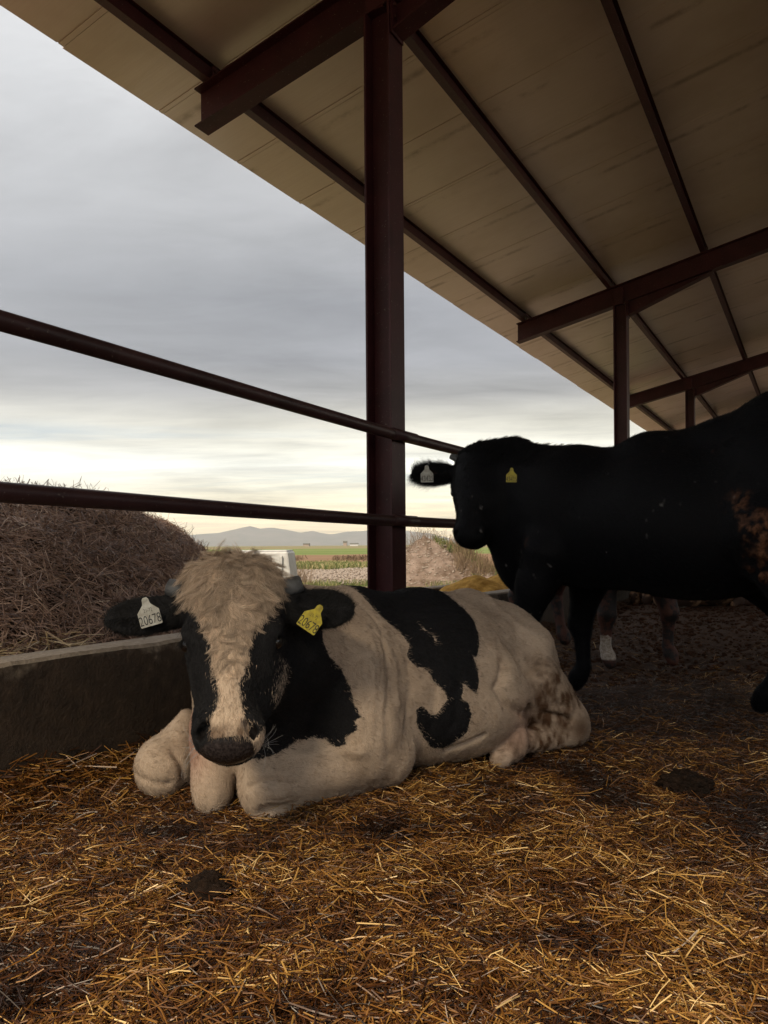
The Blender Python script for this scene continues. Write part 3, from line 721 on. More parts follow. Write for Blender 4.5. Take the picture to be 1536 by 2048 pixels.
def ear_tag(par, c, right, up, wd, m_, num, small=None, name='ear_tag'):
    r_ = Vector(right).normalized(); u_ = Vector(up); u_ = (u_-r_*u_.dot(r_)).normalized(); n_ = r_.cross(u_); c = Vector(c)
    s = wd/2; prof = [(-1, -1.0), (-.92, -1.08), (.92, -1.08), (1, -1.0), (1.0, .30), (.36, .98), (.30, 1.45), (.16, 1.62), (-.16, 1.62), (-.30, 1.45), (-.36, .98), (-1.0, .30)]
    mb = MB(); mb.prism([(a*s, b_*s) for a, b_ in prof], c-n_*.0012, c+n_*.0012, r_, u_)
    t = mb.build(name, m_, par, bevel=.0005); t['label'] = 'white ear tag with black numbers' if m_ == M['tagw'] else 'yellow ear tag with black numbers'
    b2 = MB(); b2.tube([c+u_*s*1.42, c+u_*s*1.42+n_*.004], s*.16, 14); b2.build('tag_stud', m_, t)
    rot = Matrix((r_, u_, n_)).transposed().to_4x4()
    for tx, sz, oy, sx in [(num, s*1.10, -.62, .74)]+([(small, s*.44, .30, .8)] if small else []):
        cu = bpy.data.curves.new('tag_lettering', 'FONT'); cu.body = tx; cu.size = sz; cu.align_x = 'CENTER'; cu.align_y = 'CENTER'; cu.extrude = .0002; cu.offset = -.0002
        cu.materials.append(M['ink']); o = bpy.data.objects.new('tag_lettering_shape', cu); COL.objects.link(o); bpy.context.view_layer.update()
        me = bpy.data.meshes.new_from_object(o.evaluated_get(bpy.context.evaluated_depsgraph_get())); bpy.data.objects.remove(o); o = link(bpy.data.objects.new('tag_lettering', me), t)
        o.matrix_world = Matrix.Translation(c+n_*.0018+u_*(s*(oy+.10))) @ rot @ Matrix.Diagonal((sx, 1.15, 1, 1))
def px(x, y, dep):
    """bearing and drop at a given distance from the view point, used only to write down measured positions"""
    return np.array([(x-768)/1539*dep, dep, .85-(y-1090-(768-x)*.0073)/1539*dep])
ear_tag(bull, px(297, 1229, 2.125), (1, .12, .28), (-.34, .05, 1), .060, M['tagw'], '20678', '21-72')
ear_tag(bull, px(622, 1240, 2.135), (.8, -.05, -.55), (.58, .05, .82), .060, M['tagy'], '20678', '21-72')

# --- standing black bull
def coat_black(X):
    a = (X-SO)@SU; b_ = (X-SO)@SB; z = X[:, 2]; n = fbm(X*7, 4); sp = fbm(X*42, 3)
    cl = np.exp(-(((a-1.13)/.16)**2+((z-.86+(a-1.13)*.55)/.16)**2))*(b_ > 0)
    d = np.clip((cl*1.4+n*1.1-.45)*3, 0, 1)*np.clip(.55+sp*3.2, 0, 1)
    spk = np.clip((sp-.52)*14, 0, 1)*np.clip(np.exp(-((z-.75)/.45)**2)+.0, 0, 1)*np.clip((n+.15)*4, 0, 1)*(b_ > .05)
    return d, spk
m, nt, b = mat('black_coat'); co = objco(nt)
c = mix(nt, attr(nt, 'd'), (.0036, .0038, .0052), ramp(nt, noise(nt, 55, 5, .7, co), [(.35, (.03, .012, .007)), (.65, (.17, .078, .040))]))
c = mix(nt, attr(nt, 'spk'), c, (.20, .19, .19)); setc(nt, b, c)
b.inputs['Roughness'].default_value = .6; b.inputs['Specular IOR Level'].default_value = .10
bump(nt, b, noise(nt, 120, 4, .6, co), .3, .006); M['black'] = m
d2, spk = coat_black(SV); d2v = d2
dis = SN*(d2v*.022*(np.clip(fbm(SV*30, 2)+.5, 0, 1)))[:, None]
bb = mesh_np('standing_bull', SV+dis, SF, M['black'], None, True, {'d': d2, 'spk': spk})
tag(bb, 'big black bull standing behind the resting one with dried dung on its flank', 'bull')
vis = (SN@np.array([-.2, -1., .3]) > -.3)*(1-np.clip(d2*2, 0, 1))*(1+3*(np.abs(SN[:, 1]) < .35))
P, Q = sample(SV, SF, SN, vis+1e-9, 70000); f = isface(P, HD2, 9)[:, None]
D = np.where(f, headflow(P, HD2), SU*np.where(P@SU > SO@SU-.3, 1, 1)[:, None]+np.array([0, 0, -.6]))
blk = lambda n: np.full((n, 3), .0035)*rng.uniform(.5, 1.6, (n, 1))*np.array([1, 1, 1.2])
fur('coat_hair', bb, P, Q, D, .016*rng.uniform(.5, 1.3, len(P)), blk(len(P)), .00055, M['bhair'], lift=.35, k=4)
a_ = (SV-SO)@SU; crest = ((SN[:, 2] > .55) & (a_ < .02) & (a_ > -.75) & (SV[:, 2] > 1.25)).astype(float)
crest = crest*np.clip(.3+1.6*fbm(SV*6, 2), .05, 2)
P, Q = sample(SV, SF, SN, crest+1e-9, 9000); n = len(P); big = 1+1.0*np.clip(fbm(P*9, 2)*2, 0, 1)
fur('crest_hair', bb, P, Q, np.tile([.5, -.1, .6], (n, 1)), .022*big*rng.uniform(.4, 1.5, n), blk(n), .0005, M['bhair'], lift=.9, curl=.5, k=6, clump=500)
P, Q = sample(SV, SF, SN, earmask(SV, HD2)+1e-9, 9000)
fur('ear_hair', bb, P, Q, eardir(P, HD2), .034*rng.uniform(.4, 1.5, len(P)), blk(len(P)), .0005, M['bhair'], lift=.6, k=5)
eyes(HD2, bb, .0225)
for q in (-1, 1): horn(HD2, bb, [(.045, .07*q, -.07), (.03, .115*q, -.05), (.022, .145*q, -.04)], [.028, .022, .015])
ear_tag(bb, px(855, 951, 4.02), (1, .05, .02), (0, 0, 1), .066, M['tagw'], '43435')
ear_tag(bb, px(1024, 953, 4.02), (1, -.05, -.03), (.05, 0, 1), .056, M['tagy'], '43435')

# ------------------------------------------------------------------ two more cattle behind (same build, other coats)
def recoat(src, name, m, MW, label, group=None):
    o = src.copy(); o.data = src.data.copy(); o.data.materials.clear(); o.data.materials.append(m); o.name = name
    for k in list(o.keys()):
        if k in ('label', 'category', 'group'): del o[k]
    COL.objects.link(o); o.matrix_world = MW; tag(o, label, 'bull', group)
    return o
m, nt, b = mat('brown_black_coat'); co = objco(nt); sep = N(nt, 'SeparateXYZ'); nt.links.new(co, sep.inputs[0])
nz = noise(nt, 9, 5, .7, co)
c = mix(nt, mrange(nt, nz, .42, .56), (.010, .008, .008), (.085, .028, .017))
sock = mrange(nt, math_(nt, 'ADD', sep.outputs[2], math_(nt, 'MULTIPLY', noise(nt, 38, 3, .7, co), .10)), .300, .285)
sock = math_(nt, 'MULTIPLY', sock, mrange(nt, sep.outputs[0], .95, .98)); sock = math_(nt, 'MULTIPLY', sock, mrange(nt, sep.outputs[2], .075, .09)); sock = math_(nt, 'MULTIPLY', sock, mrange(nt, sep.outputs[0], 1.45, 1.40))
c = mix(nt, sock, c, ramp(nt, noise(nt, 60, 4, .7, co), [(.35, (.22, .17, .13)), (.6, (.50, .44, .38))])); setc(nt, b, c); b.inputs['Roughness'].default_value = .7; M['brown'] = m
piv = Matrix.Translation(-Vector(SO)); ang0 = math.atan2(SU[1], SU[0]); ang1 = math.radians(112)
MW = Matrix.Translation((1.69, 5.28, 0)) @ Matrix.Rotation(ang1-ang0, 4, 'Z') @ Matrix.Scale(.94, 4) @ piv
o = recoat(bb, 'standing_bull', M['brown'], MW, 'brown and black bull with one white sock, seen between the legs of the black bull')
m, nt, b = mat('tan_coat'); co = objco(nt)
c = mix(nt, mrange(nt, noise(nt, 3.5, 4, .6, co), .47, .53), (.05, .025, .015), (.30, .17, .09)); setc(nt, b, c); b.inputs['Roughness'].default_value = .8
MW = Matrix.Translation((4.35, 10.4, 0)) @ Matrix.Rotation(math.radians(-35), 4, 'Z') @ Matrix.Translation((-.1, -2.9, 0))
o = recoat(bull, 'resting_bull', m, MW, 'tan and brown bull lying far back, seen beneath the belly of the black bull')

# ------------------------------------------------------------------ cattle shed
shed = empty('cattle_shed', B(-2.63, 4.64)); shed_inv = Matrix.Translation(-shed.location)
tag(shed, 'open cattle shed with dark red steel columns and a beige sheet roof', 'shed')
def sh(mb, name, m, parent=shed, **kw):
    o = mb.build(name, m, parent, **kw); o.matrix_parent_inverse = shed_inv; return o
KS = .22; ZR = lambda x: 4.49+KS*(x+4.28)          # top of the rafters
X0, X1 = -4.80, 9.0; ROWS = [-10.56, -2.96, 4.69, 12.24, 19.84, 27.44, 35.04, 42.64]
YA, YB = -4.2, 47.
def ibeam_v(mb, x, y, z0, z1, w=.20, d=.20, tf=.015, tw=.009):
    mb.box(x-w/2, x+w/2, y-d/2, y-d/2+tf, z0, z1); mb.box(x-w/2, x+w/2, y+d/2-tf, y+d/2, z0, z1)
    mb.box(x-tw/2, x+tw/2, y-d/2+tf, y+d/2-tf, z0, z1)
for y in ROWS:
    if y > YA:
        mb = MB(); xc = -2.605
        # H section: web across the row, flanges facing out and in
        w, d, tf, tw = .20, .20, .015, .009; zt = ZR(xc)-.305
        mb.hexa([(xc-d/2, y-w/2, -.1), (xc-d/2+tf, y-w/2, -.1), (xc-d/2+tf, y+w/2, -.1), (xc-d/2, y+w/2, -.1), (xc-d/2, y-w/2, zt-.02), (xc-d/2+tf, y-w/2, zt-.02), (xc-d/2+tf, y+w/2, zt-.02), (xc-d/2, y+w/2, zt-.02)])
        mb.hexa([(xc+d/2-tf, y-w/2, -.1), (xc+d/2, y-w/2, -.1), (xc+d/2, y+w/2, -.1), (xc+d/2-tf, y+w/2, -.1), (xc+d/2-tf, y-w/2, zt+.02), (xc+d/2, y-w/2, zt+.02), (xc+d/2, y+w/2, zt+.02), (xc+d/2-tf, y+w/2, zt+.02)])
        mb.box(xc-d/2+tf, xc+d/2-tf, y-tw/2, y+tw/2, -.1, zt)
        for zz in (.18,): mb.box(xc-d/2+tf, xc+d/2-tf, y-w/2+.004, y+w/2-.004, zz, zz+.012)
        sh(mb, 'steel_column', M['steel'], bevel=.002)
        mb = MB(); xr = 6.2; zt = ZR(xr)-.33; mb.box(xr-.1, xr+.1, y-.1, y-.085, -.1, zt); mb.box(xr-.1, xr+.1, y+.085, y+.1, -.1, zt); mb.box(xr-.005, xr+.005, y-.085, y+.085, -.1, zt)
        sh(mb, 'steel_column', M['steel'])
        # rafter: I section sloping up into the shed, haunch at the column
        mb = MB(); xa, xb = -4.28, 8.9
        def sl(y0, y1, za, zb, xs=xa, xe=xb, zc=None, zd=None):
            zc = za if zc is None else zc; zd = zb if zd is None else zd
            mb.hexa([(xs, y0, ZR(xs)+za), (xe, y0, ZR(xe)+zc), (xe, y1, ZR(xe)+zc), (xs, y1, ZR(xs)+za), (xs, y0, ZR(xs)+zb), (xe, y0, ZR(xe)+zd), (xe, y1, ZR(xe)+zd), (xs, y1, ZR(xs)+zb)])
        sl(y-.08, y+.08, -.012, 0.); sl(y-.08, y+.08, -.305, -.293); sl(y-.004, y+.004, -.293, -.012)
        sl(y-.006, y+.006, -.51, -.307, -2.5, -1.28, -.32, -.307)
        sl(y-.078, y+.078, -.522, -.51, -2.5, -1.28, -.332, -.32)
        mb.box(-2.70, -2.56, y-.075, y-.006, ZR(-2.7)-.291, ZR(-2.7)-.04)
        rf = sh(mb, 'rafter', M['steel'], bevel=.0015)
        if y < 21:
            for px_ in (-4.16, -2.77, -1.41, -.03):
                m2 = MB(); m2.box(px_+.040, px_+.048, y-.05, y+.05, ZR(px_)+.012, ZR(px_)+.115); m2.box(px_+.048, px_+.10, y-.05, y+.05, ZR(px_)+.012, ZR(px_)+.020)
                for dy in (-.025, .025): m2.tube([B(px_+.048, y+dy, ZR(px_)+.08), B(px_+.060, y+dy, ZR(px_)+.08)], .011, 6)
                q = m2.build('purlin_clip', M['steel'], rf)
            m2 = MB(); m2.box(-2.50, -2.488, y-.085, y+.085, ZR(-2.5)-.54, ZR(-2.5)-.30)
            for dy in (-.055, .055):
                for dz in (-.50, -.42, -.34): m2.tube([B(-2.488, y+dy, ZR(-2.5)+dz), B(-2.470, y+dy, ZR(-2.5)+dz)], .013, 6)
            q = m2.build('end_plate', M['steel'], rf)
for x in (-4.16, -2.77, -1.41, -.03, 1.35, 2.73, 4.11, 5.5, 6.9):
    mb = MB(); z = ZR(x)+.002     # IPE purlins
    for (a, b_, c_, d_) in ((-.037, .037, 0, .007), (-.037, .037, .133, .14), (-.0025, .0025, .007, .133)):
        mb.box(x+a, x+b_, YA, YB, z+c_, z+d_)
    sh(mb, 'purlin', M['steel'])
# roof sheets, one metre wide, each laid a hair differently
mb = MB(); y = YA; k = 0
while y < YB:
    e = X0+rng.uniform(-.012, .012); dz = rng.uniform(0, .005); w = .997
    zf = lambda x: ZR(x)+.146+dz
    for (yy0, yy1, zz) in ((y, y+w-.06, 0), (y+w-.06, y+w-.045, .006), (y+w-.045, y+w+.0, 0)):
        mb.hexa([(e, yy0, zf(e)+zz), (X1, yy0, zf(X1)+zz), (X1, yy1, zf(X1)+zz), (e, yy1, zf(e)+zz), (e, yy0, zf(e)+.055), (X1, yy0, zf(X1)+.055), (X1, yy1, zf(X1)+.055), (e, yy1, zf(e)+.055)])
    y += 1.0; k += 1
sh(mb, 'roof', M['roof'])
mb = MB(); mb.box(8.2, 8.4, YA, YB, -.1, 2.5); sh(mb, 'back_wall', M['concrete'])

# rails
for i, (z0, z1, lab) in enumerate(((1.66, 1.60, 'upper dark red pipe rail running past the steel column'), (1.057, 1.015, 'lower dark red pipe rail just above the straw heap'))):
    mb = MB(); ys = np.linspace(-4, 46, 60)
    mb.tube([B(-2.475+.004*math.sin(y*1.3), y, z0+(z1-z0)*min(y/4.6, 1)+.004*math.sin(y*.9+i)) for y in ys], .037, 24)
    o = mb.build('pipe_rail', M['rail'], None, True); tag(o, lab, 'rail', 'feed fence rails')
    for yy in ROWS[2:5]:
        m2 = MB(); zc = z0+(z1-z0)*min(yy/4.6, 1)
        m2.tube([B(-2.475, yy-.16, zc), B(-2.475, yy+.19, zc)], .0395, 24); m2.build('pipe_sleeve', M['rail'], o, True)

# feed wall with worn top edge
def worn_wall(name, xf, xb_, y0, y1, ztop, lab, amp=1.):
    ys = np.arange(y0, y1, .035); prof = []
    n = len(ys)
    zt = ztop(ys); cols = []
    e1 = .012*amp*np.clip(n2(ys, ys*0, 5., 4), -1, 1)+.006*amp*n2(ys, ys*0+5, 22., 3)
    chip = np.clip(n2(ys, ys*0+9, 3.2, 4)-.25, 0, 1)*.06*amp
    pts = [(xf, -.15, 0), (xf, .25, 0), (xf+0, -.045, 1), (xf-.006, -.016, 1), (xf-.020, -.003, 1), ((xf+xb_)/2, 0, 1), (xb_+.02, -.003, 1), (xb_, -.02, 1), (xb_, -.15, 0)]
    V = []
    for j, (x, z, t) in enumerate(pts):
        zz = (zt+z) if t else np.full(n, z)
        xx = np.full(n, x)
        if j in (3, 4): zz = zz+e1*.6-chip*.6; xx = xx-chip*.5+e1
        if j == 5: zz = zz+e1*.3
        p = np.array([B(a, b_, c_) for a, b_, c_ in zip(xx, ys, zz)]); V.append(p)
    V = np.stack(V, 1); k = len(pts); F = []
    for i in range(n-1):
        for j in range(k-1): F.append([i*k+j, (i+1)*k+j, (i+1)*k+j+1, i*k+j+1])
    F.append([0, 1, 7, 8]); F.append([1, 2, 6, 7]); 
    o = mesh_np(name, V.reshape(-1, 3), F, M['concrete'], None, False); tag(o, lab, 'wall'); return o
wz = lambda y: np.interp(y, [0, 1.6, 7, 12], [.462, .462, .425, .42])
worn_wall('feed_wall', -2.39, -2.585, -4, 46, wz, 'low grey concrete feed wall with a worn top edge beside the bulls')
worn_wall('trough_kerb', -3.50, -3.66, 5.6, 46, lambda y: .40+0*y, 'low outer concrete kerb of the trough behind the yellow meal', .6)
mb = MB(); mb.box(-3.5, -2.585, -4, 46, -.1, .22); o = mb.build('trough_bed', M['concrete']); tag(o, kind='structure')

# yellow meal in the trough
gx, gy = np.meshgrid(np.linspace(-3.49, -2.60, 70), np.linspace(5.3, 13, 420), indexing='ij')
h = .32+.10*n2(gx, gy, 1.5, 4).reshape(gx.shape)
for cx_, cy_, r_, a_ in ((-3.1, 7.5, .42, .20), (-3.15, 8.4, .45, .24), (-3.2, 6.3, .30, .12), (-3.0, 9.4, .4, .2), (-3.2, 10.8, .35, .2)):
    h = h+a_*np.clip(1-np.hypot(gx-cx_, gy-cy_)/r_, 0, 1)**.8
h = h+.022*n2(gx, gy, 14, 4, 2.).reshape(gx.shape); h = np.minimum(h, .66)
P = np.stack([gx*CT+gy*ST, -gx*ST+gy*CT, h], -1).reshape(-1, 3); nx, ny = gx.shape
idx = np.arange(nx*ny).reshape(nx, ny); Fg = lambda i: np.stack([i[:-1, :-1], i[1:, :-1], i[1:, 1:], i[:-1, 1:]], -1).reshape(-1, 4)
o = mesh_np('feed_heap', P, Fg(idx), M['meal'], None, True); tag(o, 'heaps of yellow meal in the trough between wall and kerb', 'feed')

# ------------------------------------------------------------------ bedding floor
def grid(x0, x1, y0, y1, st):
    a, b_ = np.meshgrid(np.arange(x0, x1, st), np.arange(y0, y1, st), indexing='ij'); return a, b_
xs = np.concatenate([np.arange(-2.6, 4, .03), np.arange(4, 13, .12)]); ys = np.concatenate([np.arange(.4, 8, .03), np.arange(8, 48, .3)])
ys = np.concatenate([np.arange(-4, .4, .15), ys]); gx, gy = np.meshgrid(xs, ys, indexing='ij')   # shed coordinates
gx = np.minimum(gx-0.0, 8.2); wx = gx*CT+gy*ST; wy = -gx*ST+gy*CT
P = np.stack([wx, wy, floor_h(wx, wy)], -1).reshape(-1, 3); idx = np.arange(P.shape[0]).reshape(gx.shape)
o = mesh_np('floor', P, Fg(idx), M['litter'], None, True); tag(o, kind='structure')

def bedding(n, r0, r1, lo, hi, wlo, whi, name, tilt=.16, lift=.012, tone_mu=.5, litter=1.):
    # density falls with distance from the gate where the photographer stands
    ang = rng.uniform(-.66, .66, n); r = r0*(r1/r0)**rng.random(n)
    x = r*np.sin(ang); y = r*np.cos(ang); bx = x*CT-y*ST
    k = (bx > -2.34) & (bx < 7.5); far = np.clip((y-4.0)/1.2, 0, 1)*np.clip((bx+1.9)/.5, 0, 1)
    k &= rng.random(n) > far*.80
    x, y, r = x[k], y[k], r[k]; n = len(x); az = rng.uniform(0, 6.28, n); el = rng.normal(0, tilt, n)
    D = np.stack([np.cos(az)*np.cos(el), np.sin(az)*np.cos(el), np.sin(el)], 1)
    Nn = np.stack([rng.normal(0, .35, n), rng.normal(0, .35, n), np.ones(n)], 1); Nn /= np.linalg.norm(Nn, axis=1)[:, None]
    L = np.exp(rng.uniform(math.log(lo), math.log(hi), n)); W = rng.uniform(wlo, whi, n)
    z = floor_h(x, y)+rng.uniform(0, lift, n)+np.abs(np.sin(el))*L*.35
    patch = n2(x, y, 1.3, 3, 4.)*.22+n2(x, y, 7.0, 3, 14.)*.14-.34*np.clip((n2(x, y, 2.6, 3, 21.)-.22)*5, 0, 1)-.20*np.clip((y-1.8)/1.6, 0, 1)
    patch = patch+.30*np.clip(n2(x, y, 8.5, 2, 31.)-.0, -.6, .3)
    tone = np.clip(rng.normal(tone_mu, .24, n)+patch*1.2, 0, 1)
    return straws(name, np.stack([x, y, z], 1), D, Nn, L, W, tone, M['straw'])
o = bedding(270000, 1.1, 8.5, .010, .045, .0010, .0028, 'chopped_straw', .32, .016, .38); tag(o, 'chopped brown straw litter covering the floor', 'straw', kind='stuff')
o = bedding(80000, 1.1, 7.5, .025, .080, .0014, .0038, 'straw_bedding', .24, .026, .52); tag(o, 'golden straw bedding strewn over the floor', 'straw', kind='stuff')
o = bedding(900, 1.2, 5.5, .06, .14, .0022, .0042, 'long_straw', .16, .035, .74); tag(o, 'long pale stalks lying on top of the bedding', 'straw', kind='stuff')
# straw drifted against the wall foot
n = 7000; y = rng.uniform(.2, 5.5, n); x = -2.39+np.abs(rng.normal(0, .20, n)); wx, wy = x*CT+y*ST, -x*ST+y*CT
az = rng.uniform(0, 6.28, n); el = rng.normal(0, .28, n)
D = np.stack([np.cos(az)*np.cos(el), np.sin(az)*np.cos(el), np.sin(el)], 1); Nn = np.tile([0, 0, 1.], (n, 1))+rng.normal(0, .3, (n, 3)); Nn /= np.linalg.norm(Nn, axis=1)[:, None]
o = straws('drifted_straw', np.stack([wx, wy, floor_h(wx, wy)+rng.uniform(0, .06, n)*np.exp(-(x+2.39)/.2)], 1), D, Nn, rng.uniform(.05, .22, n), rng.uniform(.002, .006, n), np.clip(rng.normal(.42, .2, n), 0, 1), M['straw'])
tag(o, 'loose straw drifted against the foot of the wall', 'straw', kind='stuff')
# trodden clods on the bare part of the floor
def clods(name, pts, rad, m_, label, cat, kind=None):
    V0 = []; ph = (1+5**.5)/2
    for s1 in (-1, 1):
        for s2 in (-1, 1): V0 += [(0, s1, s2*ph), (s1, s2*ph, 0), (s2*ph, 0, s1)]
    import bmesh; bm = bmesh.new(); bmesh.ops.create_icosphere(bm, subdivisions=1, radius=1)
    V1 = np.array([v.co[:] for v in bm.verts]); F1 = np.array([[v.index for v in f.verts] for f in bm.faces]); bm.free()
    n = len(pts); k = len(V1); sc = rad[:, None, None]*rng.uniform(.6, 1.3, (n, 1, 3))*(1+rng.normal(0, .18, (n, k, 1)))
    V = pts[:, None]+V1[None]*sc*np.array([1, 1, .6]); F = F1[None]+(np.arange(n)*k)[:, None, None]
    o = mesh_np(name, V.reshape(-1, 3), F.reshape(-1, 3), m_, None, True); tag(o, label, cat, kind=kind); return o
n = 12000; a = rng.uniform(-2.2, 5.5, n); y = rng.uniform(4.6, 11, n); x = a*CT+y*ST*.6; z = floor_h(x, y)
k = (x*CT-y*ST > -2.3); pts = np.stack([x, y, z+.004], 1)[k]
clods('trodden_clods', pts, rng.uniform(.006, .022, len(pts))*(1+(rng.random(len(pts)) < .08)), simple('clod', (.085, .042, .024), .9, .1, 60, (.03, .014, .008), 25), 'dark trodden dung clods on the bare floor', 'dung', 'stuff')
# single dung pat in the foreground
def dungpat(c, r, lab):
    import bmesh; bm = bmesh.new(); bmesh.ops.create_icosphere(bm, subdivisions=5, radius=1)
    V = np.array([v.co[:] for v in bm.verts]); F = np.array([[v.index for v in f.verts] for f in bm.faces]); bm.free()
    dsp = 1+.42*fbm(V*1.6+c[0]*9, 4)+.30*fbm(V*5, 4); V = V*dsp[:, None]*np.array([r, r*.75, r*.55])+np.array([c[0], c[1], floor_h(c[0], c[1])+r*.32])
    o = mesh_np('dung_pat', V, F, M['dung'], None, True); tag(o, lab, 'dung', 'dung pats on the straw')
dungpat((-.44, 1.90), .062, 'dark lump of dung on the straw in front of the resting bull')
dungpat((1.02, 2.62), .085, 'dark dung pat trodden into straw in front of the standing bull')

# ------------------------------------------------------------------ straw heap behind the wall
def heap_h(x, y):
    sm = lambda t: np.clip(t, 0, 1)**2*(3-2*np.clip(t, 0, 1))
    fx = np.clip((-2.60-x)/1.75, 0, 1)**.62*(1-sm((-5.2-x)/2.6)); fy = np.clip((-1.17*x-.02-y)/1.5, 0, 1)**.45; fy = np.minimum(fy, 1)
    h = .30+.90*fx*fy*(1-.0*y)
    return h+(.10*n2(x, y, 1.3, 4).reshape(h.shape)+.05*n2(x, y, 5, 3, 3.).reshape(h.shape))*np.clip(fx*fy*2, 0, 1)
gx, gy = np.meshgrid(np.arange(-8, -2.59, .05), np.arange(-2.5, 6.2, .05), indexing='ij'); hz_ = heap_h(gx, gy)
hz_ = np.where((gx < -3.4) & (hz_ < .34), -.1, hz_); hz_ = np.where((gy > -1.17*gx+.1), -.1, hz_)
P = np.stack([gx*CT+gy*ST, -gx*ST+gy*CT, hz_-.03], -1).reshape(-1, 3); idx = np.arange(len(P)).reshape(gx.shape)
m_ = simple('heap_core', (.09, .055, .035), 1, .1, 40, (.03, .018, .012), 18)
heap = mesh_np('straw_heap', P, Fg(idx), m_, None, True); tag(heap, 'tall heap of brown straw and dung piled outside behind the wall', 'straw heap')
n = 85000; x = -2.62-5.0*rng.random(n)**1.35; y = rng.uniform(-.5, 6.1, n); h = heap_h(x, y); e = .02
gxn = (heap_h(x+e, y)-h)/e; gyn = (heap_h(x, y+e)-h)/e; k = h > .31; x, y, h, gxn, gyn = x[k], y[k], h[k], gxn[k], gyn[k]; n = len(x)
Nb = np.stack([-gxn, -gyn, np.ones(n)], 1); Nb /= np.linalg.norm(Nb, axis=1)[:, None]
Nw = np.stack([Nb[:, 0]*CT+Nb[:, 1]*ST, -Nb[:, 0]*ST+Nb[:, 1]*CT, Nb[:, 2]], 1)
D = rng.normal(0, 1, (n, 3)); D -= Nw*(D*Nw).sum(1)[:, None]*.72; D /= np.linalg.norm(D, axis=1)[:, None]
Nn = Nw+rng.normal(0, .5, (n, 3)); Nn /= np.linalg.norm(Nn, axis=1)[:, None]
P = np.stack([x*CT+y*ST, -x*ST+y*CT, h-.01], 1)+Nw*rng.uniform(-.01, .03, n)[:, None]
tone = np.clip(rng.normal(.42, .2, n)+.2*fbm(P*1.6, 3), 0, 1)
o = straws('heap_straw', P, D, Nn, rng.uniform(.06, .26, n), rng.uniform(.0022, .0060, n), tone, M['heap'], heap); o['kind'] = 'stuff'
n = 160; x = rng.uniform(-5.2, -3.6, n); y = rng.uniform(.5, 5.6, n); h = heap_h(x, y); D = rng.normal(0, .6, (n, 3))+np.array([0, 0, 1.]); D /= np.linalg.norm(D, axis=1)[:, None]
Nn = np.cross(D, rng.normal(0, 1, (n, 3))); Nn /= np.linalg.norm(Nn, axis=1)[:, None]
o = straws('upright_straw', np.stack([x*CT+y*ST, -x*ST+y*CT, h+.03], 1), D, Nn, rng.uniform(.08, .3, n), rng.uniform(.002, .004, n), np.full(n, .3), M['heap'], heap, bend=.2); o['kind'] = 'stuff'
n = 1500; x = -2.60-.30*rng.random(n); y = rng.uniform(-1, 2.4, n); D = rng.normal(0, 1, (n, 3))*np.array([1, 1, .12]); D /= np.linalg.norm(D, axis=1)[:, None]
k = rng.random(n) < np.clip((2.5-y)/1.4, 0, 1); x, y, D = x[k], y[k], D[k]; n = len(x)
o = straws('sunlit_straw', np.stack([x*CT+y*ST, -x*ST+y*CT, .44+.05*rng.random(n)], 1), D, np.tile([0, 0, 1.], (n, 1))+rng.normal(0, .3, (n, 3)), rng.uniform(.06, .25, n), rng.uniform(.004, .008, n), rng.random(n), M['sunstraw'])
tag(o, 'straw in a painted sunlit tone lying over the wall top at the foot of the heap', 'straw', kind='stuff')

# ------------------------------------------------------------------ outside
m, nt, b = mat('open_land'); pos = N(nt, 'NewGeometry').outputs['Position']; sep = N(nt, 'SeparateXYZ'); nt.links.new(pos, sep.inputs[0])
nz = noise(nt, .12, 5, .65, pos); n1 = noise(nt, 2.2, 8, .75, pos); nf = noise(nt, .004, 5, .6, mapping(nt, pos, scale=(.25, 1, 1)))
Y = math_(nt, 'ADD', sep.outputs[1], math_(nt, 'MULTIPLY', sep.outputs[0], -.10))
Y = math_(nt, 'MULTIPLY', Y, math_(nt, 'ADD', math_(nt, 'MULTIPLY', nz, .30), .85))
yard = ramp(nt, n1, [(.3, (.12, .10, .06)), (.5, (.20, .165, .10)), (.72, (.32, .27, .20))])
yard = mix(nt, mrange(nt, noise(nt, .9, 5, .7, pos), .50, .62), yard, (.10, .14, .035))
rock = ramp(nt, n1, [(.3, (.18, .13, .10)), (.6, (.30, .235, .19)), (.8, (.42, .34, .29))])
gre = ramp(nt, n1, [(.3, (.09, .15, .03)), (.7, (.17, .25, .05))])
plo = ramp(nt, noise(nt, .7, 6, .7, mapping(nt, pos, scale=(.2, 1, 1))), [(.3, (.17, .105, .065)), (.7, (.28, .185, .12))])
gr2 = ramp(nt, noise(nt, .05, 5, .6, mapping(nt, pos, scale=(.2, 1, 1))), [(.35, (.12, .17, .05)), (.65, (.20, .22, .09))])
far = ramp(nt, nf, [(.38, (.15, .17, .07)), (.5, (.25, .20, .12)), (.62, (.13, .16, .07))])
c = mix(nt, mrange(nt, Y, 17.5, 20), yard, rock)
c = mix(nt, mrange(nt, Y, 28, 29.5), c, mix(nt, mrange(nt, nz, .45, .55), plo, gre)); c = mix(nt, mrange(nt, Y, 33.5, 35), c, plo)
c = mix(nt, mrange(nt, Y, 72, 78), c, gr2); c = mix(nt, mrange(nt, Y, 210, 230), c, far)
setc(nt, b, c); b.inputs['Roughness'].default_value = 1; b.inputs['Specular IOR Level'].default_value = .05
bump(nt, b, n1, .9, .12); M['land'] = m
th = np.linspace(-math.pi, math.pi, 361); rr = np.concatenate([[0.01], np.geomspace(1.5, 11400, 160)])
R_, T_ = np.meshgrid(rr, th, indexing='ij'); gx = -6*0+R_*np.sin(T_); gy = R_*np.cos(T_)
bx = gx*CT-gy*ST; out = np.clip((-4.0-bx)/3, 0, 1)+0*bx
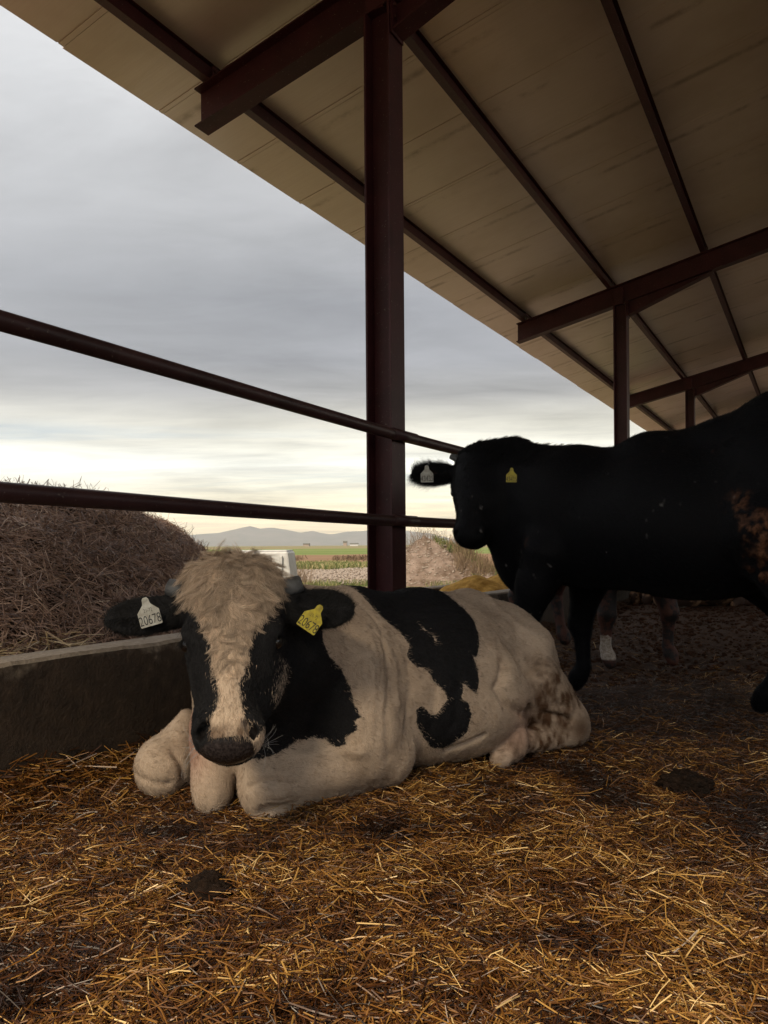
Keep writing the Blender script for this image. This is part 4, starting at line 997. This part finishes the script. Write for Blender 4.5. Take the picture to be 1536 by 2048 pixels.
h = -.06+.05*n2(gx, gy, .35, 3).reshape(gx.shape)*np.clip(R_/30, 0, 1)*(R_ < 400); h = np.where(bx > -3.4, -.14, h)
P = np.stack([gx, gy, h], -1).reshape(-1, 3); idx = np.arange(len(P)).reshape(gx.shape)
o = mesh_np('ground', P, Fg(idx), M['land'], None, True); tag(o, kind='structure')
# mountains
def ridge(name, dist, depth, knots, m_, seed):
    kx = [k[0] for k in knots]; ky = [k[1] for k in knots]
    u_ = np.linspace(kx[0], kx[-1], 400); v_ = np.linspace(-1, 1, 40); U, Vv = np.meshgrid(u_, v_, indexing='ij')
    hh = np.interp(u_, kx, ky)[:, None]*np.clip(1-np.abs(Vv)**1.3, 0, 1)
    X = U*dist/1539; Yy = dist+Vv*depth; nn = n2(X, Yy, .0022, 5, seed).reshape(U.shape)
    hh = hh*dist/1539*(1+.28*nn*np.abs(Vv)**.5)
    P = np.stack([X, Yy, hh-2], -1).reshape(-1, 3); idx = np.arange(len(P)).reshape(U.shape)
    o = mesh_np(name, P, Fg(idx), m_, None, True); tag(o, kind='structure')
ridge('mountain', 9000, 1300, [(-1500, 20), (-900, 34), (-600, 26), (-420, 22), (-330, 27), (-300, 33), (-268, 41), (-248, 36), (-224, 38), (-195, 33), (-166, 26), (-142, 30), (-122, 25), (-103, 23), (-74, 28), (-41, 29), (0, 33), (44, 29), (90, 24), (120, 16), (150, 9), (200, 4), (300, 10), (420, 20), (600, 14), (1200, 20)], M['mountain'], 1.)
# soil mound with stones and weeds
cx, cy = 1.35, 18.6
gx, gy = np.meshgrid(np.arange(-1.4, 4.6, .05), np.arange(16, 21.6, .06), indexing='ij')
def mound_h(x, y):
    r1 = np.hypot((x-.95)/1.45, (y-18.6)/1.7); r2 = np.hypot((x-2.2)/1.9, (y-18.4)/1.6)
    h = .96*np.clip(1-r1, 0, 1)**.85+.42*np.clip(1-r2, 0, 1)**.7
    return h+(.13*n2(x, y, 1.8, 5).reshape(np.shape(x))+.07*n2(x, y, 7, 4).reshape(np.shape(x)))*np.clip(h*3, 0, 1)-.12
P = np.stack([gx, gy, mound_h(gx, gy)], -1).reshape(-1, 3); idx = np.arange(len(P)).reshape(gx.shape)
mound = mesh_np('soil_mound', P, Fg(idx), M['soil'], None, False); tag(mound, 'mound of pinkish soil and stones with weeds, out beyond the trough', 'mound')
n = 3200; x = rng.uniform(.0, 4.2, n); y = rng.uniform(16.6, 19.5, n); z = mound_h(x, y); k = z > -.02; pts = np.stack([x, y, z], 1)[k]
o = clods('mound_stone', pts, rng.uniform(.008, .03, len(pts))*(1+1.2*(rng.random(len(pts)) < .06)), M['stone'], None, None, 'stuff'); o.parent = mound
n = 9000; x = rng.uniform(-9, 3.5, n)*1.0; y = rng.uniform(17.5, 30, n); pts = np.stack([x, y, np.full(n, -.03)], 1)
clods('field_stones', pts, rng.uniform(.012, .06, n), M['stone'], 'pale stones scattered over the rough ground', 'stones', 'stuff')
def blades(name, xs_, ys_, zs_, hl, m_, lab, tone=.5, parent=None, w=.008):
    n = len(xs_); D = rng.normal(0, .35, (n, 3))+np.array([0, 0, 1.]); D /= np.linalg.norm(D, axis=1)[:, None]
    Nn = np.cross(D, rng.normal(0, 1, (n, 3))); Nn /= np.linalg.norm(Nn, axis=1)[:, None]; L = hl*rng.uniform(.4, 1.4, n)
    o = straws(name, np.stack([xs_, ys_, zs_], 1)+D*L[:, None]*.45, D, Nn, L, np.full(n, w), np.clip(rng.normal(tone, .25, n), 0, 1), m_, parent, bend=.3)
    o['kind'] = 'stuff'
    if lab: tag(o, lab, 'grass')
def patchy(n, x0, x1, y0, y1, sc, th_):
    x = rng.uniform(x0, x1, n); y = rng.uniform(y0, y1, n); k = n2(x, y, sc, 3, 6.) > th_; return x[k], y[k]
x, y = patchy(26000, -5, 5, 12, 18, .6, .05); blades('grass_tufts', x, y, np.full(len(x), -.08), .13, M['grass'], 'patchy green and dry grass beyond the trough')
x, y = patchy(24000, -9, 4, 28, 35, .35, .0); blades('green_strip', x, y, np.full(len(x), -.08), .22, M['grass'], 'bright green weed strip along the edge of the ploughed field', .6, w=.02)
x, y = patchy(5000, 1.2, 4.0, 16.8, 19.2, .9, .0); z = mound_h(x, y); k = z > 0; blades('mound_grass', x[k], y[k], z[k], .14, M['grass'], None, .5, mound, .012)
x, y = rng.uniform(1.6, 2.6, 1400), rng.uniform(17.4, 19, 1400); blades('mound_weeds', x, y, mound_h(x, y), .28, M['weed'], None, .3, mound, .007)
x = np.concatenate([rng.normal(c_, .16, 60) for c_ in (.95, 1.35, .75)]); y = rng.normal(18.5, .3, len(x)); blades('mound_twigs', x, y, mound_h(x, y), .34, M['weed'], None, .2, mound, .006)
x = rng.uniform(-10, 3, 1500); y = 48+rng.normal(0, 1.8, 1500); k = n2(x, y*0, 1.5, 3) > -.15; blades('stubble_row', x[k], y[k], np.full(k.sum(), -.05), .24, M['weed'], 'dark dry weeds in a row across the brown field', .0, w=.05)
x = rng.normal(-1.9, .16, 220); y = rng.normal(17., .3, 220); blades('dry_weed', x, y, np.full(220, -.05), .38, M['weed'], 'small dry brown weed standing in the stony ground', .1, w=.006)
# white tub
tub = MB(); x0, x1, y0, y1 = -2.45, -1.42, 11.6, 12.5
tub.hexa([(x0-.05, y0-.05, -.08), (x1+.07, y0-.05, -.08), (x1+.07, y1+.05, -.08), (x0-.05, y1+.05, -.08), (x0+.03, y0+.03, .765), (x1-.03, y0+.03, .765), (x1-.03, y1-.03, .765), (x0+.03, y1-.03, .765)], lambda *q: q)
o = tub.build('calf_hutch', M['plastic'], bevel=.03); tag(o, 'white plastic calf hutch standing in the yard behind the resting bull', 'hutch')
t2 = MB(); t2.box(x0+.05, x1-.05, y0+.05, y1-.05, .762, .785, lambda *q: q); t2.build('hutch_lid', M['plastic'], o, bevel=.012)
for i in range(5):
    t3 = MB(); xx = x0+.15+i*.18; t3.box(xx, xx+.05, y0-.035, y0+.02, .02, .70, lambda *q: q); t3.build('hutch_rib', M['plastic'], o, bevel=.01)
# far farm buildings on the plain
for (fx, w_, h_, lab) in ((708, 16, 3.4, 'pale farm building far out on the plain beside the column'), (612, 12, 3.6, 'small grey barn on the horizon above the brown field'), (690, 7, 6, 'low dark shed on the horizon left of the pale building')):
    dd = 900; X = (fx-768)/1539*dd; r_ = empty('farm_building', (X, dd, 0)); tag(r_, lab, 'building', 'far farm buildings'); ww = w_/1539*dd
    mb = MB(); mb.box(-ww/2, ww/2, 0, 12, -1, h_*.7, lambda *q: q); mb.build('wall', M['plastic'] if fx == 708 else M['stone'], r_)
    mb = MB(); mb.prism([(-.6, h_*.7), (12.6, h_*.7), (6, h_)], (-ww/2-.4, 0, 0), (ww/2+.4, 0, 0), (0, 1, 0), (0, 0, 1)); mb.build('roof', M['mountain'], r_)

# ------------------------------------------------------------------ air
m = bpy.data.materials.new('air'); m.use_nodes = True; nt = m.node_tree
for n_ in list(nt.nodes): nt.nodes.remove(n_)
out = nt.nodes.new('ShaderNodeOutputMaterial'); v = nt.nodes.new('ShaderNodeVolumePrincipled'); v.inputs['Density'].default_value = HAZE
v.inputs['Color'].default_value = (.86, .89, .95, 1); nt.links.new(v.outputs[0], out.inputs['Volume'])
mb = MB(); mb.box(-11500, 11500, -11500, 11500, -3, 330, lambda *q: q); o = mb.build('haze', m); tag(o, kind='stuff')

# ------------------------------------------------------------------ sky and sun
W = bpy.data.worlds.new('World'); S.world = W; W.use_nodes = True; nt = W.node_tree
bg = nt.nodes['Background']; sky = N(nt, 'TexSky'); sky.sky_type = 'NISHITA'; sky.sun_disc = False
SUN_EL, SUN_AZ = math.radians(42), math.radians(SUNAZ)     # azimuth from +Y towards +X
sky.sun_elevation = SUN_EL; sky.sun_rotation = SUN_AZ; sky.air_density = 1.; sky.dust_density = 2.5
tc = N(nt, 'TexCoord').outputs['Generated']; sep = N(nt, 'SeparateXYZ'); nt.links.new(tc, sep.inputs[0]); X_, Y_, Z_ = sep.outputs
zc = math_(nt, 'MAXIMUM', Z_, 0.); den = math_(nt, 'ADD', zc, .055)
cmb = N(nt, 'CombineXYZ'); nt.links.new(math_(nt, 'DIVIDE', X_, den), cmb.inputs[0]); nt.links.new(math_(nt, 'DIVIDE', Y_, den), cmb.inputs[1])
cp = mapping(nt, cmb.outputs[0], rot=(0, 0, .25), scale=(.55, 1.15, 1))
n1 = noise(nt, .55, 8, .56, cp, .5); n2_ = noise(nt, .22, 5, .5, cp, .3); n3_ = noise(nt, 2.0, 8, .62, cp, .8)
lum = ramp(nt, zc, [(0, (1.15, .86, .42)), (.03, (1.02, .84, .48)), (.06, (.92, .84, .60)), (.10, (.90, .90, .80)), (.125, (.76, .74, .63)), (.155, (.58, .56, .48)), (.19, (.345, .34, .33)), (.23, (.27, .275, .29)), (.30, (.265, .272, .29)), (.38, (.40, .405, .415)), (.50, (.62, .625, .63)), (.62, (.74, .74, .745)), (1, (.70, .70, .705))])
mod = math_(nt, 'ADD', math_(nt, 'MULTIPLY', math_(nt, 'SUBTRACT', n1, .5), 1.5), math_(nt, 'MULTIPLY', math_(nt, 'SUBTRACT', n2_, .5), 1.1))
mod = math_(nt, 'ADD', mod, math_(nt, 'MULTIPLY', math_(nt, 'SUBTRACT', n3_, .5), .5))
stk = math_(nt, 'SUBTRACT', noise(nt, 1., 7, .6, mapping(nt, tc, rot=(.03, .05, 0), scale=(2.2, 2.2, 30)), 1.2), .5)
mod = math_(nt, 'ADD', mod, math_(nt, 'MULTIPLY', stk, mrange(nt, zc, .24, .05, .08, 1.2)))
cl = mix(nt, 1., lum, math_(nt, 'ADD', mod, 1.), 'MULTIPLY')
# unseen sky behind the viewer is brightened to light the shed inside
back = mrange(nt, math_(nt, 'MULTIPLY', Y_, -1), -.1, .8, 1., BACK)
cl = mix(nt, 1., cl, back, 'MULTIPLY')
cl = mix(nt, mrange(nt, X_, .0, -.5, 0, .25), cl, (.56, .57, .585))
skyc = mix(nt, 1., sky.outputs[0], .10, 'MULTIPLY')
gap = mrange(nt, noise(nt, .35, 6, .6, mapping(nt, cmb.outputs[0], scale=(.35, 1.2, 1)), .4), .52, .66, 0, .85)
gap = math_(nt, 'MULTIPLY', gap, mrange(nt, zc, .05, .08)); gap = math_(nt, 'MULTIPLY', gap, mrange(nt, zc, .17, .13))
fin = mix(nt, gap, cl, skyc); fin = mix(nt, .06, fin, skyc)
nt.links.new(fin, bg.inputs[0]); bg.inputs[1].default_value = SKYS
sl_ = bpy.data.lights.new('sun', 'SUN'); sl_.energy = SUNS; sl_.angle = math.radians(16); sl_.color = (1, .82, .58)
so = link(bpy.data.objects.new('sun', sl_)); dirv = Vector((math.sin(SUN_AZ)*math.cos(SUN_EL), math.cos(SUN_AZ)*math.cos(SUN_EL), math.sin(SUN_EL)))
so.rotation_euler = (-dirv).to_track_quat('-Z', 'Y').to_euler()
S.view_settings.view_transform = 'Standard'; S.view_settings.look = 'None'; S.view_settings.gamma = 1; S.view_settings.exposure = EXPO
S.cycles.use_denoising = True; S.cycles.max_bounces = 6; S.cycles.diffuse_bounces = 4; S.cycles.volume_bounces = 0; S.cycles.caustics_reflective = False; S.cycles.caustics_refractive = False
S.cycles.sample_clamp_indirect = 6.
